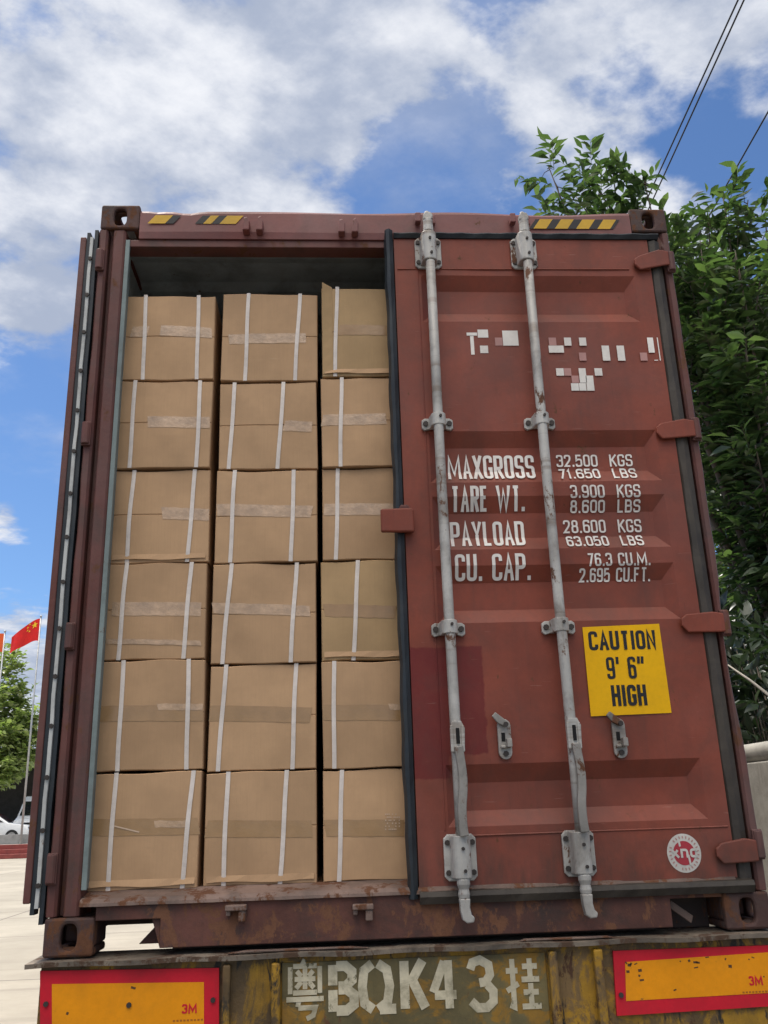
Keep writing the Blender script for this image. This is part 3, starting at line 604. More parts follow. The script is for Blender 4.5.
# locking rods, brackets, cams
for (x, hook) in ((1.379, .0), (1.789, .0)):
    yr = -.060
    zt, zb = 2.825, .10
    rr = MB(); zl_ = [.325, .56, .80, 1.1, 1.6, 2.1, 2.585]
    rr.tube([(x + .0015 * math.sin(z * 3), yr, z) for z in zl_], .0192, 16)
    part('locking_rod', rr, m_rod, door, 0, True)
    for end in (1, -1):         # top and bottom bearing brackets with four bolts
        zc = 2.655 if end > 0 else .262; hh_ = .075
        mb = MB()
        o = [(x - .056, zc - hh_ + .014), (x - .042, zc - hh_), (x + .042, zc - hh_), (x + .056, zc - hh_ + .014), (x + .056, zc + hh_ - .014), (x + .042, zc + hh_), (x - .042, zc + hh_), (x - .056, zc + hh_ - .014)]
        mb.prism(o, 'y', -.018, -.006)
        arch = [(x - .036, -.0185), (x + .036, -.0185)] + [(x + .031 * math.cos(a), yr - .026 * math.sin(a) + .004) for a in [PI * k / 10 for k in range(11)]]
        mb.prism(arch, 'z', zc - hh_ + .01, zc + hh_ - .004)
        part('rod_bracket', mb, m_rod, door, .004)
        for dx in (-.043, .043):
            for dz in (-.048, .048): bolt(x + dx, -.0182, zc + dz, .0095)
        bolt(x + .002, yr - .0215, zc + .03, .006); bolt(x + .006, yr - .0215, zc - .04, .006)
        cmb_ = MB()             # cam end
        if end > 0:
            cmb_.tube([(x, yr, 2.727), (x, yr, 2.79)], [.022, .020], 14); cmb_.prism([(x - .02, 2.785), (x + .020, 2.785), (x + .020, 2.806), (x + .012, 2.820), (x - .012, 2.820), (x - .020, 2.806)], 'y', yr - .016, yr + .018)
            cmb_.tube([(x - .002, yr + .004, 2.819), (x - .002, yr + .004, 2.832)], .011, 10)
        else:
            cmb_.tube([(x, yr, .198), (x, yr, .18), (x, yr, .165), (x, yr, .150), (x, yr, .135)], [.022, .022, .017, .020, .018], 14)
            cmb_.prism([(x - .018, .137), (x + .018, .137), (x + .016, .108), (x + .020, .088), (x + .030, .078), (x + .026, .064), (x + .004, .062), (x - .010, .072), (x - .016, .10)], 'y', yr - .018, yr + .014)
        part('rod_cam', cmb_, m_rod, door, .004)
    part('rod_keeper', MB().box((x - .05, -.038, 2.800), (x - .026, -.006, 2.845)), m_head, cont, .004); part('rod_keeper', MB().box((x + .024, -.034, 2.792), (x + .036, -.006, 2.835)), m_head, cont, .004)
    for zc in (1.866, 1.045):   # rod guides
        mb = MB(); o = [(x - .062, zc - .018), (x - .052, zc - .027), (x - .026, zc - .020), (x + .026, zc - .020), (x + .052, zc - .027), (x + .062, zc - .018), (x + .062, zc + .016), (x + .050, zc + .024), (x - .050, zc + .024), (x - .062, zc + .016)]
        mb.prism(o, 'y', -.020, -.006)
        mb.prism([(x - .034, -.0205), (x + .034, -.0205)] + [(x + .029 * math.cos(a), yr - .026 * math.sin(a) + .004) for a in [PI * k / 10 for k in range(11)]], 'z', zc - .024, zc + .026)
        part('rod_guide', mb, m_rod, door, .003)
        for dx in (-.047, .047): bolt(x + dx, -.0202, zc, .011)
        bolt(x + .006, yr - .0215, zc + .008, .006)
    # hub and drooping handle
    hb = MB(); zh = .655
    hb.prism([(x - .022, zh - .05), (x + .026, zh - .05), (x + .030, zh + .03), (x + .018, zh + .055), (x - .014, zh + .055), (x - .022, zh + .03)], 'y', yr - .030, yr - .018)
    hb.box((x - .022, yr - .034, zh - .05), (x - .012, yr - .0302, zh + .04)).box((x + .016, yr - .034, zh - .05), (x + .026, yr - .0302, zh + .04))
    part('handle_hub', hb, m_rod, door, .003)
    part('hub_slot_shade', MB().tube([(x + .004, yr - .0305, zh - .022), (x + .004, yr - .0305, zh + .03)], .0065, 8), m_slot_shade, door, 0)  # raised black tube stands in for the slot's shade
    pts = [(x + .004, zh - .03), (x + .009, zh - .08), (x + .014, zh - .13), (x + .012, zh - .18), (x + .004, zh - .23), (x + .004, zh - .29), (x + .008, zh - .325)]
    L, q4 = strip(fillet([(a, b, 1) for a, b in pts], .03), .030)
    hm = MB(); n = len(L); f1 = [tuple(i for i in f) for f in q4]
    hm.add([(p.x, yr - .040, p.y) for p in L] + [(p.x, yr - .026, p.y) for p in L], f1 + [tuple(i + n for i in f)[::-1] for f in q4] + [(i, i + 1, n + i + 1, n + i) for i in list(range(n // 2 - 1)) + list(range(n // 2, n - 1))] + [(0, n // 2, n + n // 2, n), (n // 2 - 1, n - 1, 2 * n - 1, n + n // 2 - 1)])
    part('door_handle', hm, m_handle, door, .004)
# handle retainers
for (u, v) in ((505, 739), (620, 738)):
    p = atl(u, v, -.02); mb = MB(); x, z = p.x, p.z
    o = [(x + .024 * math.cos(a), z + .046 + .024 * math.sin(a)) for a in [PI * k / 8 for k in range(9)]] + [(x + .024 * math.cos(a), z - .046 + .024 * math.sin(a)) for a in [PI + PI * k / 8 for k in range(9)]]
    mb.prism(o, 'y', -.018, -.004); mb.box((x + .002, -.05, z - .030), (x + .020, -.0185, z + .0))
    mb.box((x - .018, -.034, z - .032), (x + .001, -.0185, z - .022))
    part('handle_retainer', mb, m_rod, door, .003)
    fl = MB(); fl.prism([(x - .044, z + .080), (x - .030, z + .094), (x + .016, z + .056), (x + .004, z + .040), (x - .024, z + .055)], 'y', -.032, -.0195)
    part('retainer_flap', fl, m_handle, door, .003)
    bolt(x, -.0182, z - .050, .010); bolt(x + .004, -.0322, z + .05, .009)
    part('retainer_slot_shade', MB().box((x - .012, -.0195, z - .008), (x + .0015, -.0182, z + .022)), m_slot_shade, door, 0)  # raised black patch paints the shade of the retainer's hole
# overlap plate on the left edge
p = atl(398, 521, -.03); mb = MB()
mb.prism([(p.x - .066, p.z - .046), (p.x + .060, p.z - .048), (p.x + .060, p.z + .040), (p.x + .052, p.z + .048), (p.x - .060, p.z + .046), (p.x - .066, p.z + .040)], 'y', -.046, -.026)
mb.box((p.x + .02, -.0255, p.z - .04), (p.x + .058, -.0025, p.z + .04))
part('overlap_plate', mb, m_red, door, .006)
part('plate_bracket', MB().prism([(p.x + .005, p.z + .0485), (p.x + .05, p.z + .0485), (p.x + .042, p.z + .066), (p.x + .012, p.z + .066)], 'y', -.03, -.004), m_frame, door, .004)
# hinge blades
for (u0, v0, u1, v1) in ((634, 262, 666, 258), (656, 430, 692, 428), (681, 622, 722, 622), (716, 852, 754, 850)):
    a = atl(u0, v0, -.02); b = atl(u1, v1, -.02); mb = MB(); hh_ = .040
    mb.prism([(a.x, a.z - hh_ * .35), (a.x + .022, a.z - hh_), (b.x - .01, b.z - hh_ * .95), (b.x + .012, b.z - hh_ * .9), (b.x + .012, b.z + hh_ * .8), (b.x - .03, b.z + hh_), (a.x + .022, a.z + hh_ * .72), (a.x, a.z + hh_ * .3)], 'y', -.026, -.0165)
    mb.prism([(a.x + .004, a.z - hh_ * .3), (a.x + .024, a.z - hh_ * .85), (DX1 - .004, a.z - hh_ * .85), (DX1 - .004, a.z + hh_ * .65), (a.x + .024, a.z + hh_ * .65), (a.x + .004, a.z + hh_ * .25)], 'y', -.0162, -.0025)
    part('hinge', mb, m_red, door, .005)
# weight markings
def marking(lines, sw, mat, name, word=None):
    mb = MB()
    for txt, (u0, v0), (u1, v1) in lines:
        um, vm = (u0 + u1) / 2, (v0 + v1) / 2
        a = atd(u0, vm); b = atd(u1, vm); t_ = atd(um, v0); bt = atd(um, v1)
        s = sw
        shapes_to(mb, text_shapes(txt, a.x + s / 2, b.x - s / 2, bt.z + s / 2, t_.z - s / 2, s, word), lambda x, z: 0.0)
    # cut the flat letters at the folds of the door skin, then lay them on it
    me = bpy.data.meshes.new('tmp'); me.from_pydata(mb.v, [], mb.f); bm = bmesh.new(); bm.from_mesh(me)
    for zt, zb in REC:
        for zc in (zt, zt - .062, zb + .052, zb):
            bmesh.ops.bisect_plane(bm, geom=bm.verts[:] + bm.edges[:] + bm.faces[:], plane_co=(0, 0, zc), plane_no=(0, 0, 1))
    for v in bm.verts: v.co.y = ysurf(v.co.x, v.co.z) + WO + v.co.y
    bm.to_mesh(me); bm.free(); me.materials.append(mat); me.name = name
    o = bpy.data.objects.new(name, me); C.objects.link(o); o.parent = door; return o
for L in (('MAXGROSS', (447, 456), (534, 479)), ('TARE WT.', (451, 486), (525, 512)), ('PAYLOAD', (450, 522), (524, 546)), ('CU. CAP.', (455, 554), (531, 581))):
    for k in range(len(L[0].split())): marking([L], .0125, m_letter, 'lettering', k)
for L in (('32.500  KGS', (556, 455), (632, 467)), ('71.650  LBS', (558, 469), (636, 478.5)), ('3.900  KGS', (570, 485), (640, 498)), ('8.600  LBS', (570, 500), (640, 513)),
         ('28.600  KGS', (563, 520), (641, 533)), ('63.050  LBS', (566, 536), (643, 546)), ('76.3 CU.M.', (587, 553), (650, 566)), ('2.695 CU.FT.', (579, 568), (650, 582))):
    for k in range(len(L[0].split())): marking([L], .0072, m_letter, 'lettering', k)
def pquad(mb, u0, v0, u1, v1, mi, dy=0):
    a, b = atd(u0, (v0 + v1) / 2), atd(u1, (v0 + v1) / 2); t_, d_ = atd((u0 + u1) / 2, v0), atd((u0 + u1) / 2, v1)
    mb.add([(x, ysurf(x, z) + WO - dy, z) for x, z in ((a.x, d_.z), (b.x, d_.z), (b.x, t_.z), (a.x, t_.z))], [(0, 1, 2, 3)], mi)
for cl in (([(466.5, 333, 477, 336), (470.5, 336.5, 474, 355), (477.5, 330, 488, 338), (480, 346, 488, 353.5)], []), ([(502.5, 331, 518, 346)], [(495, 338, 502.2, 346)]),
           ([(548.6, 346, 563.6, 353), (564, 338, 571, 346)], [(548.6, 338, 556, 345.8)]), ([(579, 338, 586, 346)], []), ([], [(579, 353, 586, 361)]), ([(602, 346, 609.4, 361)], []), ([(617, 346, 624.4, 361)], []),
           ([(647.6, 338, 653.6, 353), (658, 338, 659, 361), (654, 360.2, 657.8, 361)], [(640, 353, 647, 361)]),
           ([(556, 368.6, 563.6, 376), (579, 368.6, 586, 383), (594.4, 368.6, 602, 376), (586.2, 376, 593.6, 391), (571, 383.6, 578.6, 391), (579, 383.4, 586, 391)], [(564, 368.6, 571, 376), (571.5, 376, 578.6, 383.2)])):
    bl = MB()
    for q in cl[0]: pquad(bl, *q, 0)
    for q in cl[1]: pquad(bl, *q, 1)
    part('serial_marking', bl, [m_letter, m_fade], door, 0)
# caution sticker
cs = [atl(582, 627.5, 0), atl(658.5, 624, 0), atl(671, 713, 0), atl(590.5, 716.5, 0)]
st = MB(); yS = yo - .0040
st.add([(p.x, yS, p.z) for p in cs], [(0, 1, 2, 3)], 0)
def stick(txt, u0, v0, u1, v1, sw):
    um, vm = (u0 + u1) / 2, (v0 + v1) / 2
    shapes_to(st, text_shapes(txt, atl(u0, vm, 0).x + sw / 2, atl(u1, vm, 0).x - sw / 2, atl(um, v1, 0).z + sw / 2, atl(um, v0, 0).z - sw / 2, sw), lambda x, z: yS - .0008, 1)
stick('CAUTION', 588, 631, 655, 650, .0120); stick("9' 6\"", 606, 657, 643, 679, .0105); stick('HIGH', 611, 685, 646, 706, .0125)
part('caution_sticker', st, [m_ylw, m_blk], door, 0)
# round emblem sticker
lg = MB(); pc = atl(683.5, 853, 0); r1 = .060
def disc(mb, cx, cz, rx, rz, y, mi, n=40): mb.add([(cx + rx * math.cos(2 * PI * k / n), y, cz + rz * math.sin(2 * PI * k / n)) for k in range(n)], [tuple(range(n))], mi)
disc(lg, pc.x, pc.z, r1, r1 * 1.06, yS, 0); disc(lg, pc.x, pc.z, r1 * .64, r1 * .66, yS - .0006, 1)
shapes_to(lg, text_shapes('xnc', pc.x - .042, pc.x + .042, pc.z - .011, pc.z + .022, .008), lambda x, z: yS - .0012, 0)
shapes_to(lg, [strip([(pc.x - .014, pc.z + .040), (pc.x - .012, pc.z + .022)], .007), strip([(pc.x + .014, pc.z - .006), (pc.x + .018, pc.z - .040)], .007)], lambda x, z: yS - .0012, 0)
rg = random.Random(3)
for k in range(26):
    a = 2 * PI * k / 26 + .1; 
    if rg.random() < .85: shapes_to(lg, [strip([(pc.x + .045 * math.cos(a), pc.z + .048 * math.sin(a)), (pc.x + .053 * math.cos(a + .02), pc.z + .056 * math.sin(a + .02))], .004)], lambda x, z: yS - .0009, 2)
part('round_emblem', lg, [m_white, m_logo, m_fade], door, 0)

# ---------------------------------------------------------------- open left door, folded back along the side
ld = bpy.data.objects.new('door', None); C.objects.link(ld); ld.parent = cont; ld['label'] = 'open left door swung back flat along the side wall'
xa, xb_ = -.076, -.052
part('door_panel', MB().box((xa, -.004, .165), (xb_, 1.17, 2.735)), m_frame, ld, .004)
zn = 30; gv = []
def edge_strip(name, x0, x1, y0, y1, z0, z1, mat, amp=.002):
    mb = MB(); vs = []
    for i in range(zn + 1):
        z = z0 + (z1 - z0) * i / zn; wv = amp * math.sin(i * 1.3) + amp * .6 * math.sin(i * 2.9)
        vs += [(x0 + wv, y0, z), (x1 + wv, y0, z), (x1 + wv, y1, z), (x0 + wv, y1, z)]
    fs = [(i * 4 + j, i * 4 + (j + 1) % 4, i * 4 + 4 + (j + 1) % 4, i * 4 + 4 + j) for i in range(zn) for j in range(4)] + [(0, 1, 2, 3), tuple(range(zn * 4, zn * 4 + 4))]
    return part(name, mb.add(vs, fs), mat, ld, 0)
edge_strip('gasket', -.0515, -.0375, .002, .05, .13, 2.76, m_rubber, .001)
edge_strip('retaining_strip', -.0362, -.0240, -.004, .03, .15, 2.735, m_strip, .0012)
edge_strip('gasket', -.0212, -.0070, .004, .06, .10, 2.775, m_rubber, .001)
for k in range(15): bolt(-.029, -.0042, .22 + k * .172, .0085, ld)

# ---------------------------------------------------------------- cartons
TOPS = [(295, 293, 288), (380, 381, 377), (468, 469, 467), (562, 562, 559), (659, 663, 660), (770, 770, 768), (889, 885, 881)]
UMID = (165, 262, 355)
CX = [(.100, .476), (.511, .905), (.923, 1.300)]
STR = {(0,0):[(146.6,143.2),(199,197)],(0,1):[(249,245),(300,295)],(0,2):[(337,335)],(1,0):[(136,129.6),(200.6,196.5)],(1,1):[(235,229),(283.7,277.7)],(1,2):[(341.5,340.4)],
 (2,0):[(134,126),(195,187)],(2,1):[(235,230),(294,291)],(2,2):[(338,336)],(3,0):[(127,118),(191.6,183)],(3,1):[(231.6,222),(296.6,290.5)],(3,2):[(358,353.5)],
 (4,0):[(124,118),(189,186.5)],(4,1):[(226,217.5),(296,292)],(4,2):[(334,334)],(5,0):[(117,108),(193.6,182)],(5,1):[(228,223),(287,280)],(5,2):[(342,339)]}
TAPE = {(0,0):[(131.5,149,332.5,332.5,13,0),(161,212,332,333.5,13,0)],(0,1):[(229,306,340,339,12,0)],(0,2):[(338,388,331,332,13,1)],(1,0):[(148,210,423,423,13,0)],(1,1):[(284,312,426,427,12,0)],(1,2):[(322,386,421,420,13,0)],
 (2,0):[(162,209,513,514,13,0)],(2,1):[(217,312,510,512,13,0)],(2,2):[(324,398,509,509,13,0)],(3,0):[(112,201,609,609,14,0),(106,201,641,643,5,0)],(3,1):[(211,310,608,611,11,0)],(3,2):[(324,396,610,612,13,1)],
 (4,0):[(95,203,714,713,15,1),(158,203,707,707,6,0)],(4,1):[(207,311,713,715,15,1)],(4,2):[(389,402,707,707,6,0),(320,402,713,713,15,1)],(5,0):[(84,199,828,826,15,1),(155,190,824,824,6,0)],(5,1):[(206,312,829,829,15,1)],(5,2):[(325,404,828,828,15,1)]}
LAB = {(0,0):'brown carton at the top left with a clear tape strip in two pieces',(0,1):'brown carton in the middle of the top row with one long sagging tape strip',(0,2):'brown carton in the top row beside the closed door, front flap standing slightly open',
 (1,0):'second carton from the top in the left column, smudge below its short tape',(1,1):'second carton from the top in the middle column, tape only at its right end',(1,2):'second carton from the top in the column beside the closed door',
 (2,0):'third carton from the top in the left column, tape fading out at its left',(2,1):'third carton from the top in the middle column, crossed by a wide pale tape',(2,2):'carton directly behind the red overlap plate of the closed door',
 (3,0):'fourth carton from the top in the left column, with two tape lines',(3,1):'fourth carton from the top in the middle column, shiny crumpled tape across it',(3,2):'yellowish carton with its single visible strap near the middle, fourth from the top',
 (4,0):'fifth carton down in the left column, brown tape with a white glare',(4,1):'fifth carton down in the middle column, plain brown tape between two straps',(4,2):'second carton from the floor beside the closed door',
 (5,0):'bottom left carton on the container floor with a pale scratch under its tape',(5,1):'bottom carton in the middle column with lifted lower flaps',(5,2):'bottom carton beside the closed door with faint pale print'}
BY = .10
for (r, c), straps in STR.items():
    z1 = atl(UMID[c], TOPS[r][c], BY).z; z0 = atl(UMID[c], TOPS[r + 1][c], BY).z
    rj = random.Random(r * 10 + c)
    x0, x1 = CX[c][0] + (0, -.0025, -.0026)[c] * r + rj.uniform(-.003, .003), CX[c][1] + (.0012, -.0030, -.001)[c] * r + rj.uniform(-.004, .003); W = x1 - x0; gapz = rj.uniform(.005, .010); hgt = z1 - z0 - gapz
    yb0 = BY + rj.uniform(-.008, .010)
    rt = thing('cardboard_carton', LAB[(r, c)], 'carton', (x0, yb0, z0 + H), rj.uniform(-.008, .008), 'strapped cartons stacked in the container')
    ph = [rj.uniform(0, 6) for _ in range(6)]
    def bulge(x, z, W=W, hgt=hgt, ph=ph):
        fx, fz = x / W, z / hgt
        b = -.007 * math.sin(PI * min(max(fx, 0), 1)) * math.sin(PI * min(max(fz, 0), 1))
        return b + .0030 * math.sin(fx * 5 + ph[0]) * math.sin(fz * 4 + ph[1]) + .0010 * math.sin(fx * 13 + ph[2] + fz * 7)
    xs2 = [0, .003] + [W * i / 14 for i in range(1, 14)] + [W - .003, W]; seam = hgt * .5 + rj.uniform(-.004, .004)
    zs2 = sorted([0, .003, .012, seam - .0035, seam - .001, seam + .001, seam + .0035, hgt - .012, hgt - .003, hgt] + [hgt * i / 14 for i in range(1, 14) if abs(hgt * i / 14 - seam) > .008])
    sk = rj.uniform(-.005, .005)
    def topz(x, W=W, ph=ph): return .0018 * math.sin(x / W * 4 + ph[3]) + .002 * math.sin(x / W * 9 + ph[4])
    vs = []
    for z in zs2:
        for x in xs2:
            y = bulge(x, z)
            if abs(z - seam) <= .0011: y += .0028
            if x in (0, W) or z in (0, hgt): y += .004
            zz2 = z + (topz(x) if z > hgt - .013 else 0) + (topz(x + .1) * .6 if z < .013 else 0)
            vs.append((x + sk * (z / hgt - .5), y, zz2))
    n = len(xs2); m_ = len(zs2); cb = MB()
    cb.add(vs, [(j * n + i, j * n + i + 1, (j + 1) * n + i + 1, (j + 1) * n + i) for j in range(m_ - 1) for i in range(n - 1)])
    D = .58; back = [(0, D, 0), (W, D, 0), (W, D, hgt), (0, D, hgt)]
    bot = [(W * i / 14, D, 0) for i in range(15)]
    ring = {'b': list(range(n)), 't': list(range((m_ - 1) * n, m_ * n)), 'l': [j * n for j in range(m_)], 'r': [j * n + n - 1 for j in range(m_)]}
    k = len(vs); V2 = vs + back
    f = [tuple(ring['b'][::-1]) + (k, k + 1), tuple(ring['t']) + (k + 2, k + 3), tuple(ring['l']) + (k + 3, k), tuple(ring['r'][::-1]) + (k + 1, k + 2), (k, k + 3, k + 2, k + 1)]
    cb.add(V2, f); cb.v = cb.v[:k] + cb.v[2 * k:]   # share the front's vertices
    cb.f = [tuple(i if i < k else (i - k if i < 2 * k else i - k) for i in ff) for ff in cb.f]
    body = cb.build('carton_body', m_cart2 if c == 2 and r in (0, 3) else m_cart, rt, 0)
    if (r, c) in ((5, 1), (5, 0), (0, 2), (3, 2), (2, 0)):     # loose flap edges along the bottom
        fl = MB(); zb2 = .012; vs = []
        for i in range(9):
            x = .01 + (W - .02) * i / 8; dy = -.004 - .005 * abs(math.sin(i * .9 + ph[5])); vs += [(x, bulge(x, zb2) + dy, zb2 + .003 * math.sin(i)), (x, bulge(x, .03) - .0012, .034)]
        fl.add(vs, [(2 * i, 2 * i + 2, 2 * i + 3, 2 * i + 1) for i in range(8)]); fl.build('flap', m_cart, rt, 0)
    if (r, c) == (0, 2):
        vs = []
        for i in range(8):
            z = hgt * (.03 + .97 * i / 7); vs += [(.003, bulge(.003, z) - .022 * (i / 7) - .004, z + .012 * i / 7), (.045, bulge(.045, z) - .002, z)]
        MB().add(vs, [(2 * i, 2 * i + 1, 2 * i + 3, 2 * i + 2) for i in range(7)]).build('flap', m_cart2, rt, 0)
    def onbox(u, v, z0=z0, x0=x0): q = atl(u, v, BY); return q.x - x0, q.z - z0
    sl_ = list(straps) + ([(straps[0][0] + 74, straps[0][1] + 73)] if c == 2 and r != 3 else [])
    for (ut, ub) in sl_:
        xt = onbox(ut, TOPS[r][c])[0]; xbm = onbox(ub, TOPS[r + 1][c])[0]; s_ = MB(); vs = []; sw = .0078
        if max(xt, xbm) > W - .01: continue
        tw = rj.uniform(0, 6)
        for i in range(17):
            f_ = i / 16; x = xbm + (xt - xbm) * f_ + .0012 * math.sin(f_ * 6 + tw); z = hgt * f_; b = bulge(x, z) - .0022 - .0012 * math.sin(PI * f_)
            vs += [(x - sw, b, z), (x, b - .0006, z), (x + sw, b, z)]
        for yy in (.3, .6):
            vs += [(xt - sw, yy if yy < .5 else D, hgt + .0042), (xt, yy if yy < .5 else D, hgt + .0046), (xt + sw, yy if yy < .5 else D, hgt + .0042)]
        vs[51 - 3:51] = [(v[0], v[1], v[2] + .0035) for v in vs[51 - 3:51]]
        s_.add(vs, [(3 * i + j, 3 * i + j + 1, 3 * i + 4 + j, 3 * i + 3 + j) for i in range(18) for j in range(2)]); s_.build('strap', m_strap, rt, 0)
    for (u0, u1, v0, v1, hp, kind) in TAPE[(r, c)]:  # a thin pale strip on brown tape is its glare, painted in
        a = onbox(u0, v0); b = onbox(u1, v1); xa_, xz = max(a[0], .002), min(b[0], W - .002); hh_ = hp / 268 / 2 * 1.0; t_ = MB(); vs = []; nn = 14
        for i in range(nn + 1):
            f_ = i / nn; x = xa_ + (xz - xa_) * f_; z = a[1] + (b[1] - a[1]) * f_; jag = rj.uniform(-.0012, .0012)
            e = (rj.uniform(-.006, .006) if i in (0, nn) else 0)
            for q_ in (-1, -.33, .33, 1):
                zq = z + q_ * hh_ + jag; vs.append((x + e * q_, bulge(x, zq) - .0009 - .0006 * rj.random() - (.0006 if kind == 0 and hp < 8 else 0), zq))
        t_.add(vs, [(4 * i + j, 4 * i + 4 + j, 4 * i + 5 + j, 4 * i + 1 + j) for i in range(nn) for j in range(3)]); t_.build('tape', m_tapeB if kind else m_tapeL, rt, 0, True)
    if (r, c) == (5, 0):
        a = onbox(115, 826); b = onbox(140, 832); s_, q_ = strip([a, ((a[0] + b[0]) / 2, (a[1] + b[1]) / 2), b], .0045)
        MB().add([(p.x, bulge(p.x, p.y) - .0035, p.y) for p in s_], q_).build('scratch', m_ink, rt, 0)
    if (r, c) == (5, 2):
        pr = MB()
        for k in range(6):
            for j in range(9):
                if rj.random() < .6:
                    a = onbox(385 + j * 1.7, 815 + k * 3); 
                    if a[0] < W: pr.add([(a[0] + dx, bulge(a[0], a[1]) - .0032, a[1] + dz) for dx, dz in ((0, 0), (.004, 0), (.004, .005), (0, .005))], [(0, 1, 2, 3)])
        pr.build('faint_print', m_ink, rt, 0)

# ---------------------------------------------------------------- trailer
tr = thing('container_trailer', 'battered yellow and black trailer with a stencilled number on its rear beam, under the container', 'trailer', (0, 0, H))
tp = lambda name, mb, mat, bevel=.003, parent=tr: mb.build(name, mat, parent, bevel)
YB = -.015
pl = MB(); vs = []
for i in range(49):
    x = -.036 + 2.51 * i / 48; e = .004 * math.sin(x * 11) + .003 * math.sin(x * 29 + 1); dz = .002 * math.sin(x * 17)
    vs += [(x, -.050 + e, -.022 + dz), (x, -.052 + e, -.008 + dz), (x, .16, -.0055), (x, .16, -.022)]
pl.add(vs, [(i * 4 + j, i * 4 + (j + 1) % 4, i * 4 + 4 + (j + 1) % 4, i * 4 + 4 + j) for i in range(48) for j in range(4)] + [(0, 1, 2, 3), (192, 193, 194, 195)])
tp('deck_plate', pl, m_deck, 0)
tp('twist_lock', MB().box((.05, .02, -.005), (.14, .15, -.0005)), m_deck); tp('twist_lock', MB().box((CW - .14, .02, -.005), (CW - .05, .15, -.0005)), m_deck)
tp('packing_strip', MB().prism([(.60, -.0045), (.66, .002), (1.0, .001), (1.06, -.0045)], 'y', -.030, -.006), m_scuff); tp('packing_strip', MB().prism([(1.56, -.0045), (1.58, .002), (1.86, .001), (1.88, -.0045)], 'y', -.030, -.006), m_scuff)
tp('rear_beam', MB().box((.005, YB, -.36), (2.435, .12, -.0225)), m_trail)
# raised ribs beside the sign and the lower lip
def bx(u0, u1, v0, v1, y0, y1):
    a = atl(u0, v0, y0); b = atl(u1, v1, y0); return MB().box((a.x, y0, b.z), (b.x, y1, a.z))
for (u0, u1) in ((222, 230), (271, 280), (551, 560), (597, 606)):
    a = atl(u0, 985, YB - .03); b = atl(u1, 985, YB - .03); tp('beam_rib', MB().box((a.x, YB - .030, -.33), (b.x, YB - .0005, -.035)), m_trail, .006)
tp('beam_lip', MB().prism([(YB - .06, -.375), (.12, -.375), (.12, -.361), (YB - .06, -.361)], 'x', 0.0, 2.44), m_deck)
sa = atl(282, 960, YB - .004); sb = atl(551, 1030, YB - .004)
tp('sign_field', MB().box((sa.x, YB - .006, -.335), (sb.x, YB - .0005, -.040)), m_plate, .002)
pt = MB(); ys = YB - .0075
def pl_text(ch, u0, u1, v0, v1, sw):
    um, vm = (u0 + u1) / 2, (v0 + v1) / 2
    a, b, t_, d_ = atl(u0, vm, ys), atl(u1, vm, ys), atl(um, v0, ys), atl(um, v1, ys)
    return a.x, b.x, d_.z, t_.z
# Latin characters and digits, stencil bridges left open
STEN = {'B': [[(.12,0),(.12,.46)],[(.12,.56),(.12,1)],[(.26,.97),(.62,.97),(.88,.84),(.88,.66),(.62,.53),(.34,.53)],[(.34,.47),(.66,.47),(.95,.34),(.95,.14),(.66,.02),(.26,.02)]],
 'Q': [[(.40,.98),(.14,.84),(.08,.5),(.14,.16),(.40,.02)],[(.56,.98),(.84,.84),(.92,.5),(.84,.16),(.56,.02)],[(.60,.02),(1.1,.02)]],
 'K': [[(.12,0),(.12,1)],[(.92,1),(.34,.50)],[(.50,.54),(.98,.0)]], '4': [[(.56,.98),(.06,.34)],[(.12,.28),(.56,.28)],[(.72,0),(.72,1)],[(.84,.28),(1.02,.28)]],
 '3': [[(.06,.80),(.16,.94),(.46,.99),(.80,.88),(.84,.68),(.66,.54),(.40,.52)],[(.72,.48),(.94,.34),(.92,.14),(.66,.02),(.30,.02),(.04,.16)]]}
YUE = [[(.5,1.05),(.42,.95)],[(.10,.92),(.10,.42)],[(.90,.92),(.90,.42)],[(.18,.93),(.82,.93)],[(.18,.44),(.82,.44)],[(.22,.69),(.78,.69)],[(.5,.88),(.5,.50)],[(.28,.84),(.40,.74)],[(.72,.84),(.60,.74)],[(.40,.64),(.26,.52)],[(.60,.64),(.74,.52)],
       [(.0,.32),(1.0,.32)],[(.34,.30),(.30,.18)],[(.32,.16),(.78,.16),(.72,.02),(.54,-.04)]]
GUA = [[(.0,.76),(.36,.76)],[(.20,1.0),(.20,.04),(.08,.08)],[(.0,.36),(.36,.50)],[(.50,.84),(.96,.84)],[(.73,1.0),(.73,.60)],[(.46,.58),(1.0,.58)],[(.50,.32),(.96,.32)],[(.73,.50),(.73,.06)],[(.44,.04),(1.02,.04)]]
for ch, (u0, u1, v0, v1), sw in ((YUE, (285, 325, 961, 1018), .015), (STEN['B'], (327, 358, 962, 1014), .030), (STEN['Q'], (357, 395, 960, 1013), .029), (STEN['K'], (399, 428, 958, 1011), .030), (STEN['4'], (429, 458, 958, 1011), .027), (STEN['3'], (467, 497, 957, 1011), .027), (GUA, (505, 541, 957, 1010), .017)):
    x0, x1, z0, z1 = pl_text(ch, u0, u1, v0, v1, sw); i = sw / 2
    shapes_to(pt, [strip([(x0 + i * .6 + p[0] * (x1 - x0 - i * 1.2), z0 + i * .5 + p[1] * (z1 - z0 - i)) for p in pl_], sw) for pl_ in ch], lambda x, z: ys)
tp('stencil_lettering', pt, m_stencil, 0)
